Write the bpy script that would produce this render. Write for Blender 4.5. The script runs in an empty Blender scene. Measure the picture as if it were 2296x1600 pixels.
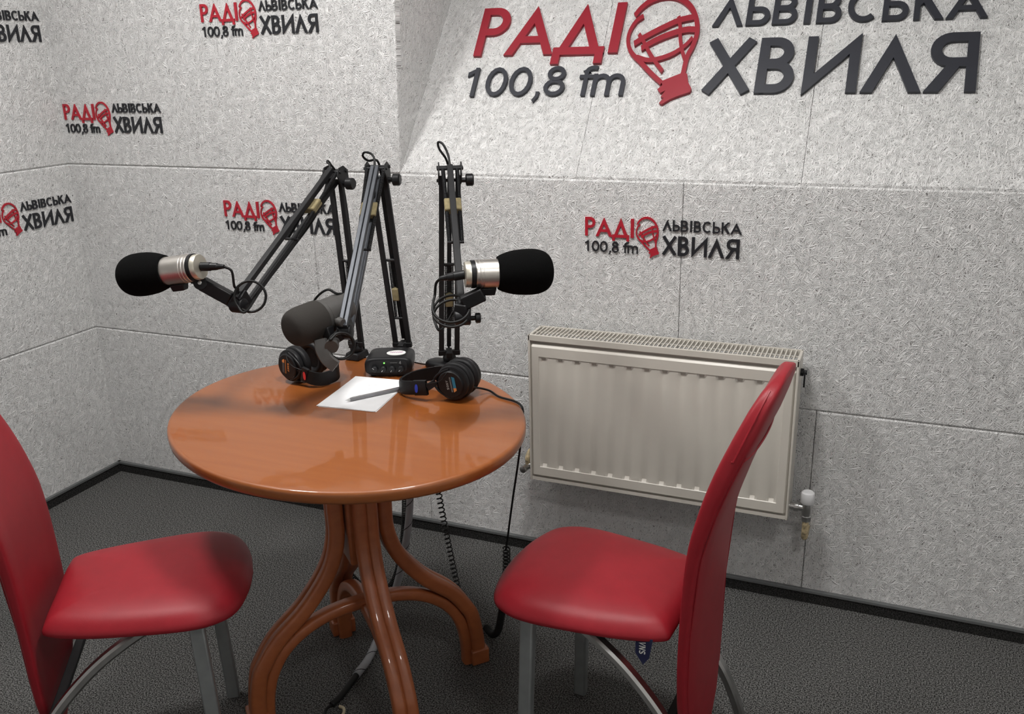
import bpy, math, random
from math import sin, cos, pi, radians, sqrt
from mathutils import Vector, Matrix

# ------------------------------------------------------------------ camera, light, exposure
scn = bpy.context.scene
COL = scn.collection
V = Vector
cam_data = bpy.data.cameras.new('camera')
cam_data.sensor_fit = 'HORIZONTAL'
cam_data.sensor_width = 36.0
cam_data.lens = 36.0 * 2047.3 / 2296.0
cam_data.clip_start = 0.05
cam = bpy.data.objects.new('camera', cam_data)
COL.objects.link(cam)
CAM_LOC = V((2.7170, -2.4248, 1.5138))
cam.matrix_world = Matrix(((0.9230, -0.1003, 0.3714, CAM_LOC.x),
                           (0.3835, 0.2973, -0.8744, CAM_LOC.y),
                           (-0.0227, 0.9495, 0.3129, CAM_LOC.z),
                           (0, 0, 0, 1)))
scn.camera = cam
scn.view_settings.view_transform = 'Standard'
scn.view_settings.look = 'None'
scn.view_settings.gamma = 1.0
scn.view_settings.use_curve_mapping = False
scn.view_settings.exposure = 0.10
world = bpy.data.worlds.new('world')
scn.world = world
world.use_nodes = True
world.node_tree.nodes['Background'].inputs[0].default_value = (0.8, 0.85, 0.9, 1)
world.node_tree.nodes['Background'].inputs[1].default_value = 0.05
LAMPS = [(0.92, -1.05, 90.0), (2.10, -0.95, 84.0), (3.25, -2.10, 42.0)]     # round ceiling lamps (x, y, strength); the last is an added fill
LAMP_R = 0.16
CEIL = 2.55

# ------------------------------------------------------------------ materials
def mat(name, rgb, rough=0.5, metal=0.0, coat=0.0, spec=0.5, noise=0.0, nscale=40.0, bump=0.0, bscale=300.0, emit=None, emit_s=1.0):
    m = bpy.data.materials.new(name)
    m.use_nodes = True
    nt = m.node_tree
    b = nt.nodes['Principled BSDF']
    b.inputs['Base Color'].default_value = (*rgb, 1)
    b.inputs['Roughness'].default_value = rough
    b.inputs['Metallic'].default_value = metal
    b.inputs['Coat Weight'].default_value = coat
    b.inputs['Coat Roughness'].default_value = 0.06
    b.inputs['Specular IOR Level'].default_value = spec
    tc = nt.nodes.new('ShaderNodeTexCoord')
    if noise:
        n = nt.nodes.new('ShaderNodeTexNoise')
        n.inputs['Scale'].default_value = nscale
        n.inputs['Detail'].default_value = 3
        nt.links.new(tc.outputs['Object'], n.inputs['Vector'])
        r = nt.nodes.new('ShaderNodeValToRGB')
        r.color_ramp.elements[0].position = 0.3
        r.color_ramp.elements[1].position = 0.7
        r.color_ramp.elements[0].color = (*[c * (1 - noise) for c in rgb], 1)
        r.color_ramp.elements[1].color = (*[min(1, c * (1 + noise)) for c in rgb], 1)
        nt.links.new(n.outputs['Fac'], r.inputs['Fac'])
        nt.links.new(r.outputs['Color'], b.inputs['Base Color'])
    if bump:
        n2 = nt.nodes.new('ShaderNodeTexNoise')
        n2.inputs['Scale'].default_value = bscale
        n2.inputs['Detail'].default_value = 2
        nt.links.new(tc.outputs['Object'], n2.inputs['Vector'])
        bp = nt.nodes.new('ShaderNodeBump')
        bp.inputs['Strength'].default_value = bump
        bp.inputs['Distance'].default_value = 0.001
        nt.links.new(n2.outputs['Fac'], bp.inputs['Height'])
        nt.links.new(bp.outputs['Normal'], b.inputs['Normal'])
    if emit:
        b.inputs['Emission Color'].default_value = (*emit, 1)
        b.inputs['Emission Strength'].default_value = emit_s
    return m

def srgb(r, g, b):
    f = lambda c: (c / 255 / 12.92) if c / 255 <= 0.04045 else ((c / 255 + 0.055) / 1.055) ** 2.4
    return (f(r), f(g), f(b))

def wood_wool():
    """white painted wood wool board: long thin strands pressed in all directions, with gaps between them"""
    m = bpy.data.materials.new('wood_wool_board')
    m.use_nodes = True
    nt = m.node_tree
    L = nt.links.new
    b = nt.nodes['Principled BSDF']
    b.inputs['Roughness'].default_value = 0.9
    b.inputs['Specular IOR Level'].default_value = 0.15
    uv = nt.nodes.new('ShaderNodeUVMap')
    warp = nt.nodes.new('ShaderNodeTexNoise')
    warp.noise_dimensions = '2D'
    warp.inputs['Scale'].default_value = 30
    warp.inputs['Detail'].default_value = 0
    L(uv.outputs['UV'], warp.inputs['Vector'])
    sub = nt.nodes.new('ShaderNodeVectorMath'); sub.operation = 'SUBTRACT'
    sub.inputs[1].default_value = (0.5, 0.5, 0.5)
    L(warp.outputs['Color'], sub.inputs[0])
    sc = nt.nodes.new('ShaderNodeVectorMath'); sc.operation = 'SCALE'
    sc.inputs['Scale'].default_value = 0.009
    L(sub.outputs[0], sc.inputs[0])
    add = nt.nodes.new('ShaderNodeVectorMath'); add.operation = 'ADD'
    L(uv.outputs['UV'], add.inputs[0]); L(sc.outputs[0], add.inputs[1])
    h = None
    for k, ang in enumerate((12, 52, 97, 141, 75)):
        mp = nt.nodes.new('ShaderNodeMapping')
        mp.vector_type = 'TEXTURE'
        mp.inputs['Rotation'].default_value = (0, 0, radians(ang))
        mp.inputs['Location'].default_value = (k * 3.7, k * 1.9, 0)
        mp.inputs['Scale'].default_value = (1 / 34.0, 1 / 460.0, 1)
        L(add.outputs[0], mp.inputs['Vector'])
        n = nt.nodes.new('ShaderNodeTexNoise')
        n.noise_dimensions = '2D'
        n.inputs['Scale'].default_value = 1
        n.inputs['Detail'].default_value = 0
        L(mp.outputs[0], n.inputs['Vector'])
        if h is None:
            h = n.outputs['Fac']
        else:
            mx = nt.nodes.new('ShaderNodeMath'); mx.operation = 'MAXIMUM'
            L(h, mx.inputs[0]); L(n.outputs['Fac'], mx.inputs[1])
            h = mx.outputs[0]
    rmp = nt.nodes.new('ShaderNodeValToRGB')
    cr = rmp.color_ramp
    cr.elements[0].position = 0.465; cr.elements[0].color = (0.19, 0.178, 0.172, 1)
    cr.elements[1].position = 0.545; cr.elements[1].color = (0.82, 0.816, 0.808, 1)
    L(h, rmp.inputs['Fac'])
    L(rmp.outputs['Color'], b.inputs['Base Color'])
    bp = nt.nodes.new('ShaderNodeBump')
    bp.inputs['Strength'].default_value = 1.0
    bp.inputs['Distance'].default_value = 0.0068
    L(h, bp.inputs['Height'])
    L(bp.outputs['Normal'], b.inputs['Normal'])
    return m

def carpet_mat(name, a, c):
    m = bpy.data.materials.new(name)
    m.use_nodes = True
    nt = m.node_tree
    L = nt.links.new
    b = nt.nodes['Principled BSDF']
    b.inputs['Roughness'].default_value = 1.0
    b.inputs['Specular IOR Level'].default_value = 0.05
    tc = nt.nodes.new('ShaderNodeTexCoord')
    n = nt.nodes.new('ShaderNodeTexNoise')
    n.inputs['Scale'].default_value = 290
    n.inputs['Detail'].default_value = 4
    n.inputs['Roughness'].default_value = 0.7
    L(tc.outputs['Object'], n.inputs['Vector'])
    r = nt.nodes.new('ShaderNodeValToRGB')
    r.color_ramp.elements[0].position = 0.43; r.color_ramp.elements[0].color = (*a, 1)
    r.color_ramp.elements[1].position = 0.62; r.color_ramp.elements[1].color = (*c, 1)
    L(n.outputs['Fac'], r.inputs['Fac'])
    L(r.outputs['Color'], b.inputs['Base Color'])
    bp = nt.nodes.new('ShaderNodeBump')
    bp.inputs['Strength'].default_value = 0.8
    bp.inputs['Distance'].default_value = 0.003
    L(n.outputs['Fac'], bp.inputs['Height'])
    L(bp.outputs['Normal'], b.inputs['Normal'])
    return m

def wood_mat(name, rgb, rgb2, coat):
    m = bpy.data.materials.new(name)
    m.use_nodes = True
    nt = m.node_tree
    L = nt.links.new
    b = nt.nodes['Principled BSDF']
    b.inputs['Roughness'].default_value = 0.42
    b.inputs['Coat Weight'].default_value = coat
    b.inputs['Coat Roughness'].default_value = 0.045
    tc = nt.nodes.new('ShaderNodeTexCoord')
    mp = nt.nodes.new('ShaderNodeMapping')
    mp.inputs['Scale'].default_value = (2.5, 30, 30)
    mp.inputs['Rotation'].default_value = (0, 0, radians(-20))
    L(tc.outputs['Object'], mp.inputs['Vector'])
    n = nt.nodes.new('ShaderNodeTexNoise')
    n.inputs['Scale'].default_value = 1.6
    n.inputs['Detail'].default_value = 5
    L(mp.outputs[0], n.inputs['Vector'])
    r = nt.nodes.new('ShaderNodeValToRGB')
    r.color_ramp.elements[0].position = 0.25; r.color_ramp.elements[0].color = (*rgb2, 1)
    r.color_ramp.elements[1].position = 0.75; r.color_ramp.elements[1].color = (*rgb, 1)
    L(n.outputs['Fac'], r.inputs['Fac'])
    L(r.outputs['Color'], b.inputs['Base Color'])
    return m

M_WALL = wood_wool()
M_PLAIN = mat('white_plaster', (0.78, 0.775, 0.76), 0.9, bump=0.2, bscale=120)
M_GAP = mat('seam_shadow_gap', (0.10, 0.085, 0.075), 0.9, noise=0.2)
M_CARPET = carpet_mat('grey_carpet', (0.009, 0.009, 0.009), (0.265, 0.262, 0.254))
M_SKIRT = carpet_mat('skirting_carpet', (0.012, 0.012, 0.012), (0.055, 0.054, 0.052))
M_SKIRTTOP = mat('grey_plastic_trim', srgb(96, 98, 98), 0.45, noise=0.08)
M_WOOD = wood_mat('orange_brown_veneer', (0.30, 0.088, 0.015), (0.262, 0.071, 0.011), 0.55)
M_WOODLEG = wood_mat('reddish_brown_beech', (0.38, 0.112, 0.036), (0.31, 0.086, 0.028), 0.4)
M_RED = mat('red_leatherette', (0.275, 0.012, 0.020), 0.45, spec=0.32, noise=0.05, nscale=30, bump=0.14, bscale=700)
M_CHROME = mat('brushed_steel', (0.55, 0.55, 0.54), 0.28, metal=1.0, noise=0.08)
M_GREYLEG = mat('grey_metal_paint', (0.32, 0.34, 0.34), 0.40, metal=0.6, noise=0.06)
M_BLACKPL = mat('black_plastic', (0.007, 0.007, 0.008), 0.42, spec=0.3, noise=0.15)
M_BLACKMET = mat('black_painted_steel', (0.008, 0.008, 0.009), 0.55, spec=0.35, noise=0.15)
M_GUNMET = mat('dark_grey_aluminium', (0.060, 0.065, 0.074), 0.42, metal=0.5, noise=0.1)
M_FOAM = mat('black_foam', (0.004, 0.004, 0.004), 0.95, spec=0.05, bump=0.9, bscale=900)
M_GFOAM = mat('dark_grey_foam', (0.040, 0.037, 0.034), 0.95, spec=0.1, bump=0.7, bscale=900)
M_GREYMIC = mat('dark_grey_enamel', (0.060, 0.057, 0.054), 0.5, noise=0.08)
M_SILVER = mat('satin_nickel', (0.62, 0.59, 0.55), 0.36, metal=1.0, noise=0.04, bump=0.08, bscale=900)
M_CREAM = mat('pale_nickel', (0.72, 0.68, 0.58), 0.35, metal=0.8, noise=0.04)
M_SPONGE = mat('beige_sponge', srgb(128, 117, 86), 0.95, noise=0.15, nscale=120, bump=0.6, bscale=500)
M_PAD = mat('black_leatherette', (0.006, 0.006, 0.007), 0.5, spec=0.3, bump=0.25, bscale=500)
M_RUBBER = mat('black_rubber_cable', (0.006, 0.006, 0.006), 0.5, spec=0.3, noise=0.1)
M_PAPER = mat('white_paper', (0.86, 0.86, 0.87), 0.8, noise=0.02)
M_PENGREY = mat('grey_pen_plastic', (0.20, 0.20, 0.21), 0.25, noise=0.1)
M_INK = mat('blue_black_ink', (0.5, 0.5, 0.55), 0.6, noise=0.1)
M_RAD = mat('cream_enamel', (0.60, 0.565, 0.505), 0.33, noise=0.02, nscale=10)
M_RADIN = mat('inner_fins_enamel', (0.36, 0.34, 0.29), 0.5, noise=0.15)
M_VALVEW = mat('white_valve_plastic', (0.75, 0.75, 0.76), 0.3, noise=0.02)
M_PIPE = mat('flaking_painted_pipe', (0.50, 0.40, 0.24), 0.6, noise=0.75, nscale=70)
M_SIGNRED = mat('red_sign_foam', srgb(142, 20, 38), 0.45, noise=0.03)
M_SIGNBLK = mat('dark_grey_sign_foam', srgb(40, 42, 50), 0.45, noise=0.05)
M_SIGNRED2 = mat('small_sign_red', srgb(165, 24, 42), 0.45, noise=0.03)
M_SIGNBLK2 = mat('small_sign_black', srgb(27, 28, 33), 0.45, noise=0.05)
M_CONDUIT = mat('grey_spiral_wrap', (0.34, 0.35, 0.37), 0.45, noise=0.06)
M_LED = mat('green_led', (0.1, 0.9, 0.1), 0.4, emit=(0.15, 1.0, 0.08), emit_s=3.0, noise=0.01)
M_LABWHITE = mat('print_white', (0.75, 0.75, 0.73), 0.6, noise=0.02)
M_LABGREY = mat('print_grey', (0.30, 0.30, 0.29), 0.6, noise=0.02)
M_LABRED = mat('print_red', (0.62, 0.03, 0.03), 0.5, noise=0.02)
M_LABBLUE = mat('print_blue', (0.02, 0.05, 0.45), 0.5, noise=0.02)
M_LABCYAN = mat('print_teal', (0.02, 0.17, 0.27), 0.5, noise=0.05)
M_LABORANGE = mat('print_orange', (0.68, 0.25, 0.07), 0.5, noise=0.02)
M_LABSLATE = mat('print_slate', (0.06, 0.06, 0.06), 0.5, noise=0.05)
M_LABPURPLE = mat('print_purple', (0.30, 0.03, 0.22), 0.5, noise=0.02)
M_TAG = mat('navy_fabric_tag', (0.012, 0.016, 0.06), 0.8, noise=0.1)
M_LAMP = mat('lamp_diffuser', (0.9, 0.9, 0.9), 0.5, emit=(1.0, 0.985, 0.965), emit_s=60.0, noise=0.01)
M_CABLEYEL = mat('cream_cable_tie', (0.55, 0.48, 0.33), 0.6, noise=0.05)

# ------------------------------------------------------------------ mesh helpers
class MB:
    def __init__(s):
        s.v = []; s.f = []; s.uv = None
    def add(s, vs, fs):
        o = len(s.v)
        s.v += [V(p) for p in vs]
        s.f += [tuple(i + o for i in f) for f in fs]
    def box(s, c, size, R=None, taper=1.0):
        c = V(c); hx, hy, hz = [d / 2 for d in size]
        vs = []
        for z in (-hz, hz):
            k = taper if z > 0 else 1.0
            for x, y in ((-hx, -hy), (hx, -hy), (hx, hy), (-hx, hy)):
                p = V((x * k, y * k, z))
                vs.append(c + (R @ p if R else p))
        s.add(vs, [(3, 2, 1, 0), (4, 5, 6, 7), (0, 1, 5, 4), (1, 2, 6, 5), (2, 3, 7, 6), (3, 0, 4, 7)])
    def beam(s, a, b, w, h, up=(0, 0, 1)):
        """rectangular bar from a to b, w across, h along 'up'"""
        a, b = V(a), V(b)
        d = b - a
        R = frame(d, V(up))
        s.box((a + b) / 2, (w, h, d.length), R)
    def sweep(s, pts, prof, up=None, closed=False, cap=True, scale=None):
        """profile (2D list) swept along pts"""
        pts = [V(p) for p in pts]
        n = len(pts); m = len(prof)
        rings = []
        prev = None
        for i, p in enumerate(pts):
            if closed:
                t = pts[(i + 1) % n] - pts[i - 1]
            else:
                t = pts[min(i + 1, n - 1)] - pts[max(i - 1, 0)]
            if t.length < 1e-9: t = V((0, 0, 1))
            t.normalize()
            if up is not None:
                x = V(up).cross(t)
                if x.length < 1e-4: x = t.orthogonal()
                x.normalize()
            else:
                if prev is None:
                    x = t.orthogonal().normalized()
                else:
                    x = prev - t * prev.dot(t)
                    x.normalize()
                prev = x
            y = t.cross(x)
            k = scale[i] if scale else 1.0
            rings.append([p + x * (q[0] * k) + y * (q[1] * k) for q in prof])
        vs = [q for r in rings for q in r]
        fs = []
        for i in range(n if closed else n - 1):
            j = (i + 1) % n
            for k in range(m):
                k2 = (k + 1) % m
                fs.append((i * m + k, i * m + k2, j * m + k2, j * m + k))
        if cap and not closed:
            fs.append(tuple(range(m - 1, -1, -1)))
            fs.append(tuple((n - 1) * m + k for k in range(m)))
        s.add(vs, fs)
    def tube(s, pts, r, seg=10, closed=False, scale=None):
        s.sweep(pts, [(r * cos(2 * pi * k / seg), r * sin(2 * pi * k / seg)) for k in range(seg)], closed=closed, scale=scale)
    def lathe(s, o, axis, prof, seg=28):
        """prof: list of (distance along axis, radius)"""
        o = V(o); R = frame(V(axis), None)
        rings = []; vs = []; fs = []
        for (d, r) in prof:
            rings.append([o + R @ V((r * cos(2 * pi * k / seg), r * sin(2 * pi * k / seg), d)) for k in range(seg)])
        vs = [q for r in rings for q in r]
        for i in range(len(prof) - 1):
            for k in range(seg):
                k2 = (k + 1) % seg
                fs.append((i * seg + k, i * seg + k2, (i + 1) * seg + k2, (i + 1) * seg + k))
        fs.append(tuple(range(seg - 1, -1, -1)))
        fs.append(tuple((len(prof) - 1) * seg + k for k in range(seg)))
        s.add(vs, fs)
    def prism(s, poly, z0, z1, M4=None):
        n = len(poly)
        a = sum(poly[i][0] * poly[(i + 1) % n][1] - poly[(i + 1) % n][0] * poly[i][1] for i in range(n))
        if a < 0: poly = poly[::-1]
        vs = [V((p[0], p[1], z0)) for p in poly] + [V((p[0], p[1], z1)) for p in poly]
        if M4: vs = [M4 @ p for p in vs]
        s.add(vs, [tuple(range(n - 1, -1, -1)), tuple(range(n, 2 * n))] + [(i, (i + 1) % n, n + (i + 1) % n, n + i) for i in range(n)])
    def loft(s, rings, cap=True, closed=False):
        m = len(rings[0])
        vs = [q for r in rings for q in r]
        fs = []
        for i in range(len(rings) - 1):
            for k in range(m):
                k2 = (k + 1) % m
                fs.append((i * m + k, i * m + k2, (i + 1) * m + k2, (i + 1) * m + k))
        if cap:
            fs.append(tuple(range(m - 1, -1, -1)))
            fs.append(tuple((len(rings) - 1) * m + k for k in range(m)))
        s.add(vs, fs)
    def build(s, name, m, parent=None, bevel=0.0, smooth=35, local=False, subsurf=0, kind=None, label=None):
        me = bpy.data.meshes.new(name)
        vs = s.v
        if parent is not None and not local:
            inv = world_of(parent).inverted()
            vs = [inv @ p for p in vs]
        me.from_pydata([tuple(p) for p in vs], [], s.f)
        me.materials.append(m)
        me.polygons.foreach_set('use_smooth', [True] * len(me.polygons))
        me.update()
        if smooth < 180:
            me.set_sharp_from_angle(angle=radians(smooth))
        if s.uv:
            lay = me.uv_layers.new(name='UVMap')
            for lp in me.loops:
                lay.data[lp.index].uv = s.uv[lp.vertex_index]
        o = bpy.data.objects.new(name, me)
        COL.objects.link(o)
        if parent is not None: o.parent = parent
        if bevel:
            md = o.modifiers.new('bevel', 'BEVEL'); md.width = bevel; md.segments = 2; md.limit_method = 'ANGLE'
            md.angle_limit = radians(40)
        if subsurf:
            md = o.modifiers.new('subsurf', 'SUBSURF'); md.levels = subsurf; md.render_levels = subsurf
        if kind: o['kind'] = kind
        if label: o['label'] = label
        return o

def frame(z, up):
    z = V(z).normalized()
    if up is None:
        x = z.orthogonal().normalized(); y = z.cross(x)
    else:
        up = V(up)
        y = up - z * up.dot(z)
        if y.length < 1e-5: y = z.orthogonal()
        y.normalize(); x = y.cross(z)
    return Matrix((x, y, z)).transposed()

def world_of(o):
    mm = o.matrix_basis.copy()
    while o.parent:
        o = o.parent
        mm = o.matrix_basis @ mm
    return mm

def thing(name, label, cat, loc=(0, 0, 0), R=None, group=None):
    o = bpy.data.objects.new(name, None)
    COL.objects.link(o)
    o.empty_display_size = 0.05
    mm = (R.to_4x4() if R else Matrix.Identity(4))
    mm.translation = V(loc)
    o.matrix_basis = mm
    o['label'] = label; o['category'] = cat
    if group: o['group'] = group
    return o

def tag(o, label, cat, group=None):
    o['label'] = label; o['category'] = cat
    if group: o['group'] = group
    return o

def dup(root, name=None):
    r = root.copy(); COL.objects.link(r)
    for ch in root.children:
        c = ch.copy(); COL.objects.link(c); c.parent = r
        for g in ch.children:
            d = g.copy(); COL.objects.link(d); d.parent = c
    return r

def spline(pts, n=8):
    """Catmull-Rom through pts"""
    P = [V(p) for p in pts]
    P = [P[0] * 2 - P[1]] + P + [P[-1] * 2 - P[-2]]
    out = []
    for i in range(1, len(P) - 2):
        for k in range(n):
            t = k / n
            a, b, c, d = P[i - 1], P[i], P[i + 1], P[i + 2]
            out.append(0.5 * ((2 * b) + (c - a) * t + (2 * a - 5 * b + 4 * c - d) * t * t + (3 * b - a - 3 * c + d) * t ** 3))
    out.append(P[-2])
    return out

def coil(path, r, turns, seg=10):
    """helix of radius r around a path"""
    path = [V(p) for p in path]
    N = int(turns * seg)
    L = [0]
    for a, b in zip(path, path[1:]): L.append(L[-1] + (b - a).length)
    out = []
    prev = None
    for i in range(N + 1):
        t = i / N * L[-1]
        j = 0
        while j < len(path) - 2 and L[j + 1] < t: j += 1
        u = (t - L[j]) / max(1e-9, L[j + 1] - L[j])
        c = path[j].lerp(path[j + 1], u)
        d = (path[j + 1] - path[j]).normalized()
        x = (prev - d * prev.dot(d)).normalized() if prev else d.orthogonal().normalized()
        prev = x
        y = d.cross(x)
        a = 2 * pi * i / seg
        out.append(c + (x * cos(a) + y * sin(a)) * r)
    return out

def interp(tab, x):
    if x <= tab[0][0]: return tab[0][1:]
    for a, b in zip(tab, tab[1:]):
        if x <= b[0]:
            t = (x - a[0]) / (b[0] - a[0])
            return tuple(p + (q - p) * t for p, q in zip(a[1:], b[1:]))
    return tab[-1][1:]

# ------------------------------------------------------------------ the room
Z1, Z2 = 0.586, 1.186            # seams between the rows of boards
SL = radians(36.0)               # the upper right part of the back wall leans outwards
RX, FY = 4.0, -3.5               # right wall, wall behind the viewer

def panels(name, rects, O, U, W, fine=1.0):
    """boards with chamfered edges. rects (u0,u1,v0,v1[,u1top]) in the plane O + u*U + v*W; the normal is U x W"""
    O, U, W = V(O), V(U), V(W)
    N = U.cross(W).normalized()
    mb = MB(); mb.uv = []
    for rc in rects:
        u0, u1, v0, v1 = rc[:4]
        ut = rc[4] if len(rc) > 4 else u1
        g, ch, cv = 0.0005 * fine, 0.0012 * fine, 0.0045
        quad = [(u0 + g, v0 + g), (u1 - g, v0 + g), (ut - g, v1 - g), (u0 + g, v1 - g)]
        inn = [(u0 + g + ch, v0 + g + cv), (u1 - g - ch, v0 + g + cv), (ut - g - ch, v1 - g - cv), (u0 + g + ch, v1 - g - cv)]
        vs = []
        for (pts, d) in ((inn, 0.0), (quad, -0.004), (quad, -0.025)):
            for (u, v) in pts:
                vs.append(O + U * u + W * v + N * d); mb.uv.append((u, v))
        fs = [(0, 1, 2, 3)]
        for a in (0, 4):
            for k in range(4):
                k2 = (k + 1) % 4
                fs.append((a + 4 + k, a + 4 + k2, a + k2, a + k))
        mb.add(vs, fs)
    o = mb.build(name, M_WALL, smooth=5, kind='structure')
    return o

EDGE = lambda z: 1.338 + 0.035 * (z - Z2)
def ustrip(x0, cuts, x1): 
    xs = [x0] + list(cuts) + [x1]
    return list(zip(xs, xs[1:]))
rects = [(a, b, 0.0, Z1) for a, b in ustrip(-0.02, (0.178, 1.380, 2.576, 3.776), RX)]
rects += [(a, b, Z1, Z2) for a, b in ustrip(-0.02, (1.008, 2.193, 3.393), RX)]
rects += [(-0.02, 0.339, Z2, 1.786), (0.339, EDGE(Z2), Z2, 1.786, EDGE(1.786))]
rects += [(-0.02, 0.70, 1.786, 2.386), (0.70, EDGE(1.786), 1.786, 2.386, EDGE(2.386)), (-0.02, EDGE(2.386), 2.386, CEIL)]
panels('wall_back', rects, (0, 0, 0), (1, 0, 0), (0, 0, 1))
rects = []
for z0, z1, cuts in ((0, Z1, (-1.9, -0.7 - 0.35)), (Z1, Z2, (-2.5, -1.3)), (Z2, 1.786, (-2.0, -0.8)), (1.786, 2.386, (-2.6, -1.4)), (2.386, CEIL, (-2.0,))):
    rects += [(a, b, z0, z1) for a, b in ustrip(FY, cuts, 0.02)]
panels('wall_left', rects, (0, 0, 0), (0, 1, 0), (0, 0, 1))
SV = V((0, sin(SL), cos(SL)))
SLEN = (CEIL - Z2) / cos(SL)
rects = [(a, b, 0.003, 1.2) for a, b in ustrip(1.336, (1.891, 2.491, 3.091, 3.691), RX)]
rects += [(a, b, 1.2, SLEN) for a, b in ustrip(1.336, (1.891, 2.491, 3.091, 3.691), RX)]
panels('wall_slope', rects, (0, 0, Z2), (1, 0, 0), SV, 0.45)
# cheek between the vertical wall and the leaning part
mb = MB(); mb.uv = []
yt = (CEIL - Z2) * math.tan(SL)
vs = [V((EDGE(Z2) - 0.0005, 0.003, Z2)), V((EDGE(CEIL) - 0.0005, yt + 0.003, CEIL)), V((EDGE(CEIL) - 0.0005, 0.003, CEIL))]
back = [p + V((-0.006, 0, 0)) for p in vs]
mb.add(vs + back, [(0, 1, 2), (5, 4, 3), (0, 2, 5, 3), (2, 1, 4, 5), (1, 0, 3, 4)])
mb.uv = [(p.y + 7, p.z) for p in vs + back]
mb.build('wall_cheek', M_WALL, smooth=5, kind='structure')
# dark backing behind the joints
mb = MB()
mb.box((RX / 2, 0.03, Z2 / 2), (RX, 0.02, Z2))
mb.box((0.66, 0.03, (Z2 + CEIL) / 2), (1.32, 0.02, CEIL - Z2))
mb.build('wall_backing', M_GAP, kind='structure')
mb = MB(); mb.box((-0.035, FY / 2, CEIL / 2), (0.02, -FY, CEIL)); mb.build('wall_backing_left', M_GAP, kind='structure')
mb = MB()
q = [V((1.33, 0.004, Z2)), V((RX, 0.004, Z2)), V((RX, yt + 0.004, CEIL)), V((1.33, yt + 0.004, CEIL))]
off = V((0, 0.03, -0.012))
mb.add([p + off for p in q] + [p + off * 2 for p in q], [(0, 1, 2, 3), (7, 6, 5, 4), (0, 4, 5, 1), (1, 5, 6, 2), (2, 6, 7, 3), (3, 7, 4, 0)])
mb.build('wall_backing_slope', M_GAP, kind='structure')
mb = MB(); mb.box((RX + 0.025, (FY + 1.1) / 2, CEIL / 2), (0.05, 1.1 - FY, CEIL)); mb.build('wall_right', M_PLAIN, kind='structure')
mb = MB(); mb.box((RX / 2, FY - 0.025, CEIL / 2), (RX + 0.1, 0.05, CEIL)); mb.build('wall_front', M_PLAIN, kind='structure')
mb = MB(); mb.box((RX / 2, (FY + 1.1) / 2, CEIL + 0.025), (RX + 0.1, 1.1 - FY + 0.1, 0.05)); mb.build('ceiling', M_PLAIN, kind='structure')
mb = MB(); mb.box((RX / 2, FY / 2, -0.02), (RX, -FY + 0.06, 0.04)); mb.build('floor', M_CARPET, kind='structure')
# skirting: carpet strip in a plastic rail
mb = MB(); mb.box((RX / 2, -0.005, 0.0165), (RX, 0.010, 0.033)); sb = mb.build('baseboard_back', M_SKIRT, kind='structure')
mb = MB(); mb.box((RX / 2, -0.0065, 0.0375), (RX, 0.013, 0.009)); mb.build('rail', M_SKIRTTOP, sb, bevel=0.001)
mb = MB(); mb.box((0.005, FY / 2, 0.0165), (0.010, -FY, 0.033)); sl_ = mb.build('baseboard_left', M_SKIRT, kind='structure')
mb = MB(); mb.box((0.0065, FY / 2, 0.0375), (0.013, -FY, 0.009)); mb.build('rail', M_SKIRTTOP, sl_, bevel=0.001)

# ceiling lamps, plus one added fill lamp that brightens the right side
for i, (lx, ly, ls) in enumerate(LAMPS):
    t = thing('ceiling_lamp', ('round white ceiling lamp over the left side of the room', 'round white ceiling lamp above the table and the right chair', 'added dimmer round white fill lamp on the ceiling near the right wall')[i], 'lamp', (lx, ly, CEIL))
    mb = MB()
    mb.lathe((lx, ly, CEIL), (0, 0, -1), [(0, LAMP_R + 0.02), (0.03, LAMP_R + 0.02), (0.035, LAMP_R + 0.012), (0.03, LAMP_R + 0.003), (0.015, LAMP_R + 0.001)], 40)
    mb.build('housing', M_VALVEW, t)
    mb = MB()
    mb.lathe((lx, ly, CEIL), (0, 0, -1), [(0.018, LAMP_R * 0.98), (0.034, LAMP_R * 0.98), (0.037, LAMP_R * 0.9)], 40)
    ml = M_LAMP.copy()
    ml.node_tree.nodes['Principled BSDF'].inputs['Emission Strength'].default_value = ls
    mb.build('diffuser', ml, t)

# ------------------------------------------------------------------ signs
def stroke(pts, t, closed=False, t2=None):
    n = len(pts); P = [V((p[0], p[1])) for p in pts]
    l, r = [], []
    for i in range(n):
        a = P[i - 1] if (i > 0 or closed) else None
        b = P[(i + 1) % n] if (i < n - 1 or closed) else None
        d1 = (P[i] - a).normalized() if a is not None else None
        d2 = (b - P[i]).normalized() if b is not None else None
        if d1 is None: d1 = d2
        if d2 is None: d2 = d1
        nn = V((-(d1.y + d2.y), d1.x + d2.x))
        if nn.length < 1e-6: nn = V((-d1.y, d1.x))
        nn.normalize()
        k = max(0.5, nn.dot(V((-d1.y, d1.x))))
        tt = t if not callable(t) else t(i / max(1, n - 1))
        l.append(P[i] + nn * (tt / 2 / k)); r.append(P[i] - nn * (tt / 2 / k))
    if closed:
        return [[tuple(l[i]), tuple(l[(i + 1) % n]), tuple(r[(i + 1) % n]), tuple(r[i])] for i in range(n)]
    return [[tuple(p) for p in l] + [tuple(p) for p in reversed(r)]]

def arcpts(cx, cy, rx, ry, a0, a1, n=14):
    return [(cx + rx * cos(radians(a0 + (a1 - a0) * i / n)), cy + ry * sin(radians(a0 + (a1 - a0) * i / n))) for i in range(n + 1)]

def rect(x0, y0, x1, y1): return [[(x0, y0), (x1, y0), (x1, y1), (x0, y1)]]

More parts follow.
